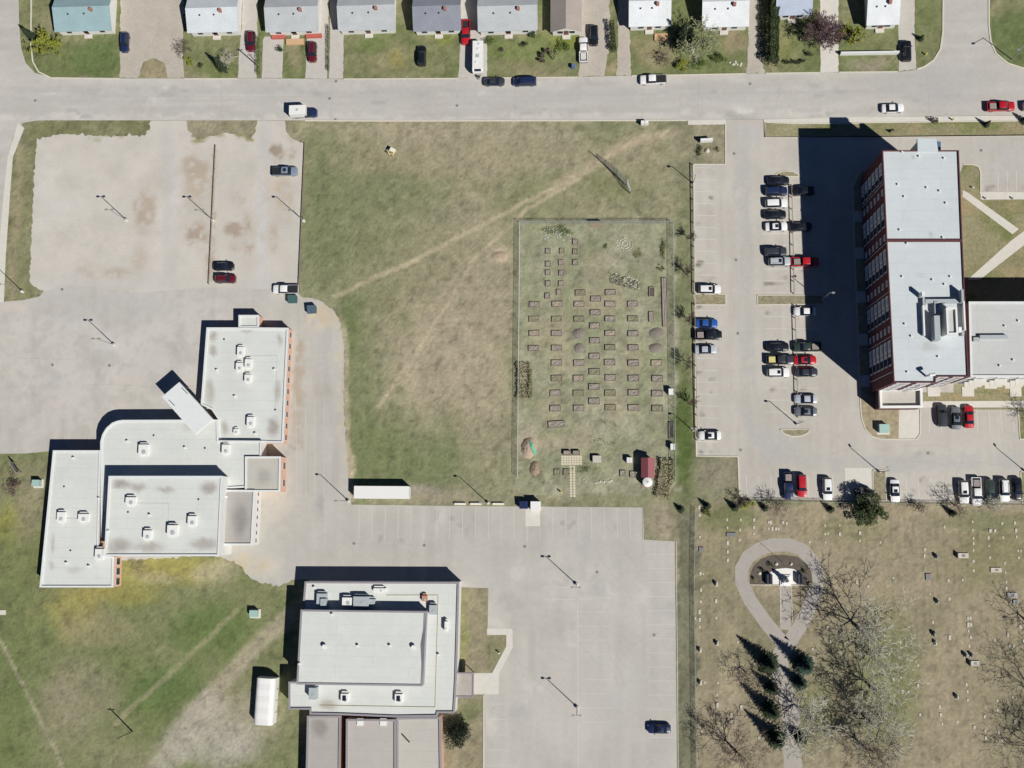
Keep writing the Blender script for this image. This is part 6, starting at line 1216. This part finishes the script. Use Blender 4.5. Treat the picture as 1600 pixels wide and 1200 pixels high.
for x in (-.55,.55): mk('rail', MB().box(x-.07,x+.07,-.75,.75,1.25,1.36), M_PINE, t, origin=O0)
for y in (-.6,.05,.6): mk('cross_rail', MB().box(-.62,.62,y-.07,y+.07,1.36,1.44), M_PINE, t, origin=O0)
mk('seat', MB().box(-.5,.5,-.05,.55,.6,.66), M_PINE, t, origin=O0); mk('top_panel', MB().box(-.62,.62,0,.78,1.44,1.5), M_BARR, t, origin=O0)
p = W(1007,194.5); t = thing('mail_boxes', 'pair of white community mail boxes on the verge of the street', 'mailbox', (p.x,p.y,0))
for s in (-1,1): b_ = mk('mail_box', MB().box(p.x+s*.42-.38,p.x+s*.42+.38,p.y-.35,p.y+.35,.25,1.45), M_UNIT, t); mk('pedestal', MB().box(p.x+s*.42-.12,p.x+s*.42+.12,p.y-.12,p.y+.12,-.01,.26), M_UNITG, t)
for x, y, lb in [(896,106,'blue wheeled bin on the verge beside the white pickup drive')]:
    p = W(x, y); t = thing('wheeled_bin', lb, 'bin', (p.x,p.y,0)); mk('bin', MB().add([(p.x-.26,p.y-.28,.05),(p.x+.26,p.y-.28,.05),(p.x+.26,p.y+.28,.05),(p.x-.26,p.y+.28,.05),(p.x-.34,p.y-.38,1.0),(p.x+.34,p.y-.38,1.0),(p.x+.34,p.y+.38,1.0),(p.x-.34,p.y+.38,1.0)], [(0,3,2,1),(4,5,6,7),(0,1,5,4),(1,2,6,5),(2,3,7,6),(3,0,4,7)]), mat('blue_bin',(88,110,160),var=.05), t); mk('lid', MB().box(p.x-.38,p.x+.38,p.y-.42,p.y+.42,1.0,1.08), MATS['blue_bin'], t)
    for s in (-1,1): mk('wheel', MB().tube((p.x+s*.25,p.y+.3,.1),(p.x+s*.31,p.y+.3,.1),.1,.1,8), M_TYRE, t)
def bollard(px, py, label, m, h=1.0, r=.14, nm='hydrant', cat='hydrant', group=None):
    p = W(px, py); t = thing(nm, label, cat, (p.x,p.y,0), 0, group); mk('post', MB().lathe((p.x,p.y), [(r,-.01),(r,h*.8),(r*1.25,h*.82),(r*.9,h)], 8), m, t); mk('cap', MB().lathe((p.x,p.y), [(r*.6,h*.98),(r*.4,h*1.1)], 6), m, t); mk('nozzle', MB().tube((p.x-r*1.9,p.y,h*.6),(p.x+r*1.9,p.y,h*.6),r*.45,r*.45,6), m, t)
M_YEL = mat('yellow_paint',(226,214,96),var=.05)
bollard(*Z6(340,1018),'yellow hydrant on the grass beside the stepping stones', M_YEL); bollard(1446,86,'yellow hydrant on the side-street corner lawn', M_YEL); bollard(1488,188,'pale yellow hydrant on the strip north of the apartment block', M_YEL); bollard(780,1020,'white hydrant on the lawn inside the bent footpath', M_UNIT)
for k, (x, y) in enumerate([(1540,311),(1582,311)]): bollard(x, y, 'pale low light bollard along the walk east of the apartment block', M_UNIT, .8, .15, 'light_bollard', 'bollard', 'light bollards by the walk')
bollard(1519,294,'white marker post on the lawn east of the apartment block', M_UNIT, .7, .14, 'marker_post', 'post')
p = W(4,957); o = tag(mk('concrete_slab', MB().box(-.75,.75,-.5,.5,-.02,.12), M_CONC), 'small pale concrete slab in the grass of the school lawn', 'slab'); o.location = (p.x,p.y,0)
# ------------------------------------------------------------------ cemetery
M_GR = mat('pale_grave_stone', (198,193,178), rough=.8, var=.08, scale=2); M_GRG = mat('grey_granite', (128,126,126), rough=.5, var=.12, scale=6); M_SLAB = mat('grave_slab', (202,196,182), rough=.85, var=.08, scale=2)
flat = [tomesh('plaque', MB().add([(-.25,-.36,-.03),(.25,-.36,-.03),(.25,.36,-.03),(-.25,.36,-.03),(-.22,-.33,.12),(.22,-.33,.12),(.22,.33,.12),(-.22,.33,.12)], [(4,5,6,7),(0,1,5,4),(1,2,6,5),(2,3,7,6),(3,0,4,7)]), M_GR), tomesh('plaque', MB().add([(-.3,-.5,-.03),(.3,-.5,-.03),(.3,.5,-.03),(-.3,.5,-.03),(-.26,-.46,.15),(.26,-.46,.15),(.26,.46,.2),(-.26,.46,.2)], [(4,5,6,7),(0,1,5,4),(1,2,6,5),(2,3,7,6),(3,0,4,7)]), M_GR)]
def zz(ox, oy, s): return lambda x, y: (ox+x/s, oy+y/s)
za, zb, zc_, zd = zz(1060,780,5.456), zz(1300,780,5.333), zz(1060,960,5.715), zz(1300,960,5.333)
GR = [(za, [(178,70),(180,135),(415,175),(530,175),(645,175),(418,243),(525,262),(643,240),(643,295),(420,372),(520,347),(420,448),(420,520),(770,195),(787,197),(893,198),(922,205),(770,252),(800,252),(832,252),(853,252),(1250,225),(1375,222),(1250,295),(1275,292),(1375,297),(1253,368),(1117,365),(183,322),(187,633),(213,637),(192,775),(190,873),(320,868),(322,1012),(180,960),(143,1015),(181,1027),(181,1088)]),
      (zb, [(232,280),(232,345),(402,360),(935,232),(773,418),(770,470),(510,655),(970,677),(1088,673),(977,830),(1170,187),(1173,257),(1177,325),(1178,367),(1178,425),(1178,515),(1178,595),(1417,202),(1523,198),(1532,260),(1537,313),(1425,318),(1303,322),(1318,262),(1358,262),(1308,390),(1315,487),(1550,428),(1573,428),(1555,487),(1440,533),(1445,610),(1452,690),(1453,742),(1153,990),(1133,990),(1570,1062),(817,790),(300,725),(207,690)]),
      (zc_, [(530,248),(680,445),(235,608),(353,612),(345,720),(348,808),(560,828),(472,900),(507,975),(358,1040),(208,1045),(720,1105),(1198,308),(1203,383),(1360,240),(1330,122)]),
      (zd, [(840,65),(980,192),(1137,138),(1155,190),(1143,263),(1135,85),(1158,85),(717,425),(575,528),(510,538),(717,592),(895,770),(905,835),(733,835),(918,912),(1043,895),(1120,585),(1128,642),(1130,713),(1377,720),(1380,797),(1270,850),(1275,970),(1280,1028),(1185,943),(1390,983),(1395,1050),(1415,1050),(1505,690),(1525,895),(1478,265),(1513,265),(1355,215),(1463,165),(1597,220),(635,645),(587,645),(570,235),(1125,335),(1138,335)])]
for fz, lst in GR:
    for x, y in lst:
        p = W(*fz(x, y)); big = (x*7+y*3) % 4 == 0
        o = bpy.data.objects.new('grave_marker', flat[1 if big else 0]); COL.objects.link(o); o.location = (p.x,p.y,0); o.rotation_euler = (0,0,R_(-.08,.08)); s_ = R_(.62,.9); o.scale = (s_, s_*R_(.85,1.25), s_)
        tag(o, 'small pale grave marker set low in the cemetery grass', 'grave marker', 'low pale grave markers')
def headstone(px, py, m, h=1.0):
    p = W(px, py); t = thing('headstone', 'upright headstone casting a short dark shadow in the cemetery grass', 'headstone', (p.x,p.y,0), R_(-.05,.05), 'upright headstones'); mk('plinth', MB().box(-.3,.3,-.5,.5,-.02,.15), M_SLAB, t, origin=O0)
    n = 7; mb = MB(); pr = [(-.4,.15),(.4,.15),(.4,h*.75)]+[(.4*math.cos(math.pi*k/n), h*.75+h*.25*math.sin(math.pi*k/n)) for k in range(1,n)]+[(-.4,h*.75)]; mb.add([(-.11,y,z) for y,z in pr]+[(.11,y,z) for y,z in pr], [tuple(reversed(range(len(pr)))), tuple(range(len(pr),2*len(pr)))]+[(i,(i+1)%len(pr),(i+1)%len(pr)+len(pr),i+len(pr)) for i in range(len(pr))]); mk('stone', mb, m, t, origin=O0)
for f, x, y, m in [(za,322,722,M_GR),(zc_,345,258,M_GR),(zc_,192,318,M_GR),(zc_,195,608,M_GR),(zd,847,160,M_GRG),(zd,860,236,M_GR),(zd,1038,685,M_GR),(zd,1110,338,M_GRG),(zd,1160,338,M_GRG),(zb,845,1120,M_GRG),(zb,875,852,M_GRG),(zb,868,478,M_GRG)]: headstone(*f(x, y), m, R_(.8,1.1))
def slab(px, py, a, b, label, m=M_SLAB, head=True):
    p = W(px, py); t = thing('grave_slab', label, 'grave slab', (p.x,p.y,0)); mk('slab', MB().box(p.x-a/2,p.x+a/2,p.y-b/2,p.y+b/2,-.02,.25), m, t)
    if head: mk('headstone', MB().box(p.x-a/2-.05,p.x-a/2+.2,p.y-b/2,p.y+b/2,.1,.95), m, t)
    mk('plate', MB().box(p.x-a*.1,p.x+a*.2,p.y-b*.25,p.y+b*.25,.25,.28), M_GRG, t)
slab(*za(450,302),1.9,.8,'grey grave slab among the northern grave markers', M_GRG, False); slab(*zb(1088,470),2.2,1.0,'long cream grave slab with a headstone beside a row of markers'); slab(*zb(1365,590),2.1,.9,'long cream grave slab framed by a dark edge', head=False); slab(*zb(1500,800),1.9,1.0,'wide pale grey grave slab near the smaller bare tree', mat('pale_granite',(176,176,172),var=.1), False); slab(*zb(1528,857),.9,.8,'small pale grey slab next to the wide grey grave slab', MATS['pale_granite'], False); slab(*zd(1188,408),1.9,1.0,'white grave slab with a headstone in the middle of the grave rows', M_GR); slab(*zb(803,648),1.1,1.3,'dark grey granite grave slab on the open dry grass', M_GRG, False); slab(*za(197,428),1.0,.9,'dark grave slab near the western cemetery fence', M_GRG, False)
# memorial
p = W(1227,907); t = thing('cenotaph', 'white stepped memorial with a pointed shaft on the pale terrace', 'memorial', (p.x,p.y,0.055)); z0 = .055
for a, h0, h1 in [(1.1,0,.25),(.8,.25,.5),(.5,.5,1.3)]: mk('step', MB().box(p.x-a,p.x+a,p.y-a,p.y+a,z0+h0,z0+h1), M_UNIT, t)
mk('shaft', MB().add([(p.x-.35,p.y-.35,z0+1.3),(p.x+.35,p.y-.35,z0+1.3),(p.x+.35,p.y+.35,z0+1.3),(p.x-.35,p.y+.35,z0+1.3),(p.x-.22,p.y-.22,z0+3.2),(p.x+.22,p.y-.22,z0+3.2),(p.x+.22,p.y+.22,z0+3.2),(p.x-.22,p.y+.22,z0+3.2),(p.x,p.y,z0+3.7)], [(0,1,5,4),(1,2,6,5),(2,3,7,6),(3,0,4,7),(4,5,8),(5,6,8),(6,7,8),(7,4,8)]), MATS['unit_white_metal'], t); mk('cross_arm', MB().box(p.x-.6,p.x+.6,p.y-.12,p.y+.12,z0+2.4,z0+2.65), M_UNIT, t)
for side, xs in (('western',(1198.5,1204)),('eastern',(1247,1252.5))):
    for k, x in enumerate(xs):
        q = W(x, 905); tt = thing('memorial_tablet', 'dark granite tablet standing at the %s end of the memorial terrace' % side, 'tablet', (q.x,q.y,.03), 0, '%s memorial tablets' % side); mk('tablet', MB().box(q.x-.22,q.x+.22,q.y-1.0,q.y+1.0,.06,1.15), mat('black_granite',(64,66,74),rough=.3,var=.1), tt); mk('plinth', MB().box(q.x-.32,q.x+.32,q.y-1.1,q.y+1.1,.02,.14), M_GR, tt)
for x, y, lb in [(1213,881,'pale boulder on the dark soil beside the flagpole shadow'),(1236,881,'pale boulder on the dark soil behind the cenotaph'),(1187,896,'pale boulder on the dark soil west of the terrace')]: p0 = W(x, y); t = thing('boulder', lb, 'boulder', (p0.x,p0.y,.03)); o = stone(t, p0, x, y, .45)
for k, (x, y) in enumerate([(1204,882),(1180,905),(1192,890),(1262,908),(1255,893)]): shrub(x, y, .5, .5, .8, 'small brown shrub in the dark memorial soil bed', M_DRY if k % 2 else M_LEAFD, 130, 400+k, 'shrubs in the memorial bed')
p = W(1222,878); t = thing('flagpole', 'thin white flagpole behind the cenotaph', 'flagpole', (p.x,p.y,.03)); mk('pole', MB().tube((p.x,p.y,.03),(p.x,p.y,5.5),.05,.03,6), M_UNIT, t); mk('finial', MB().lathe((p.x,p.y), [(.03,5.48),(.08,5.55),(.03,5.64)], 8), M_YEL, t)
print('objects', len(bpy.data.objects), 'tris', sum(len(m.polygons) for m in bpy.data.meshes))
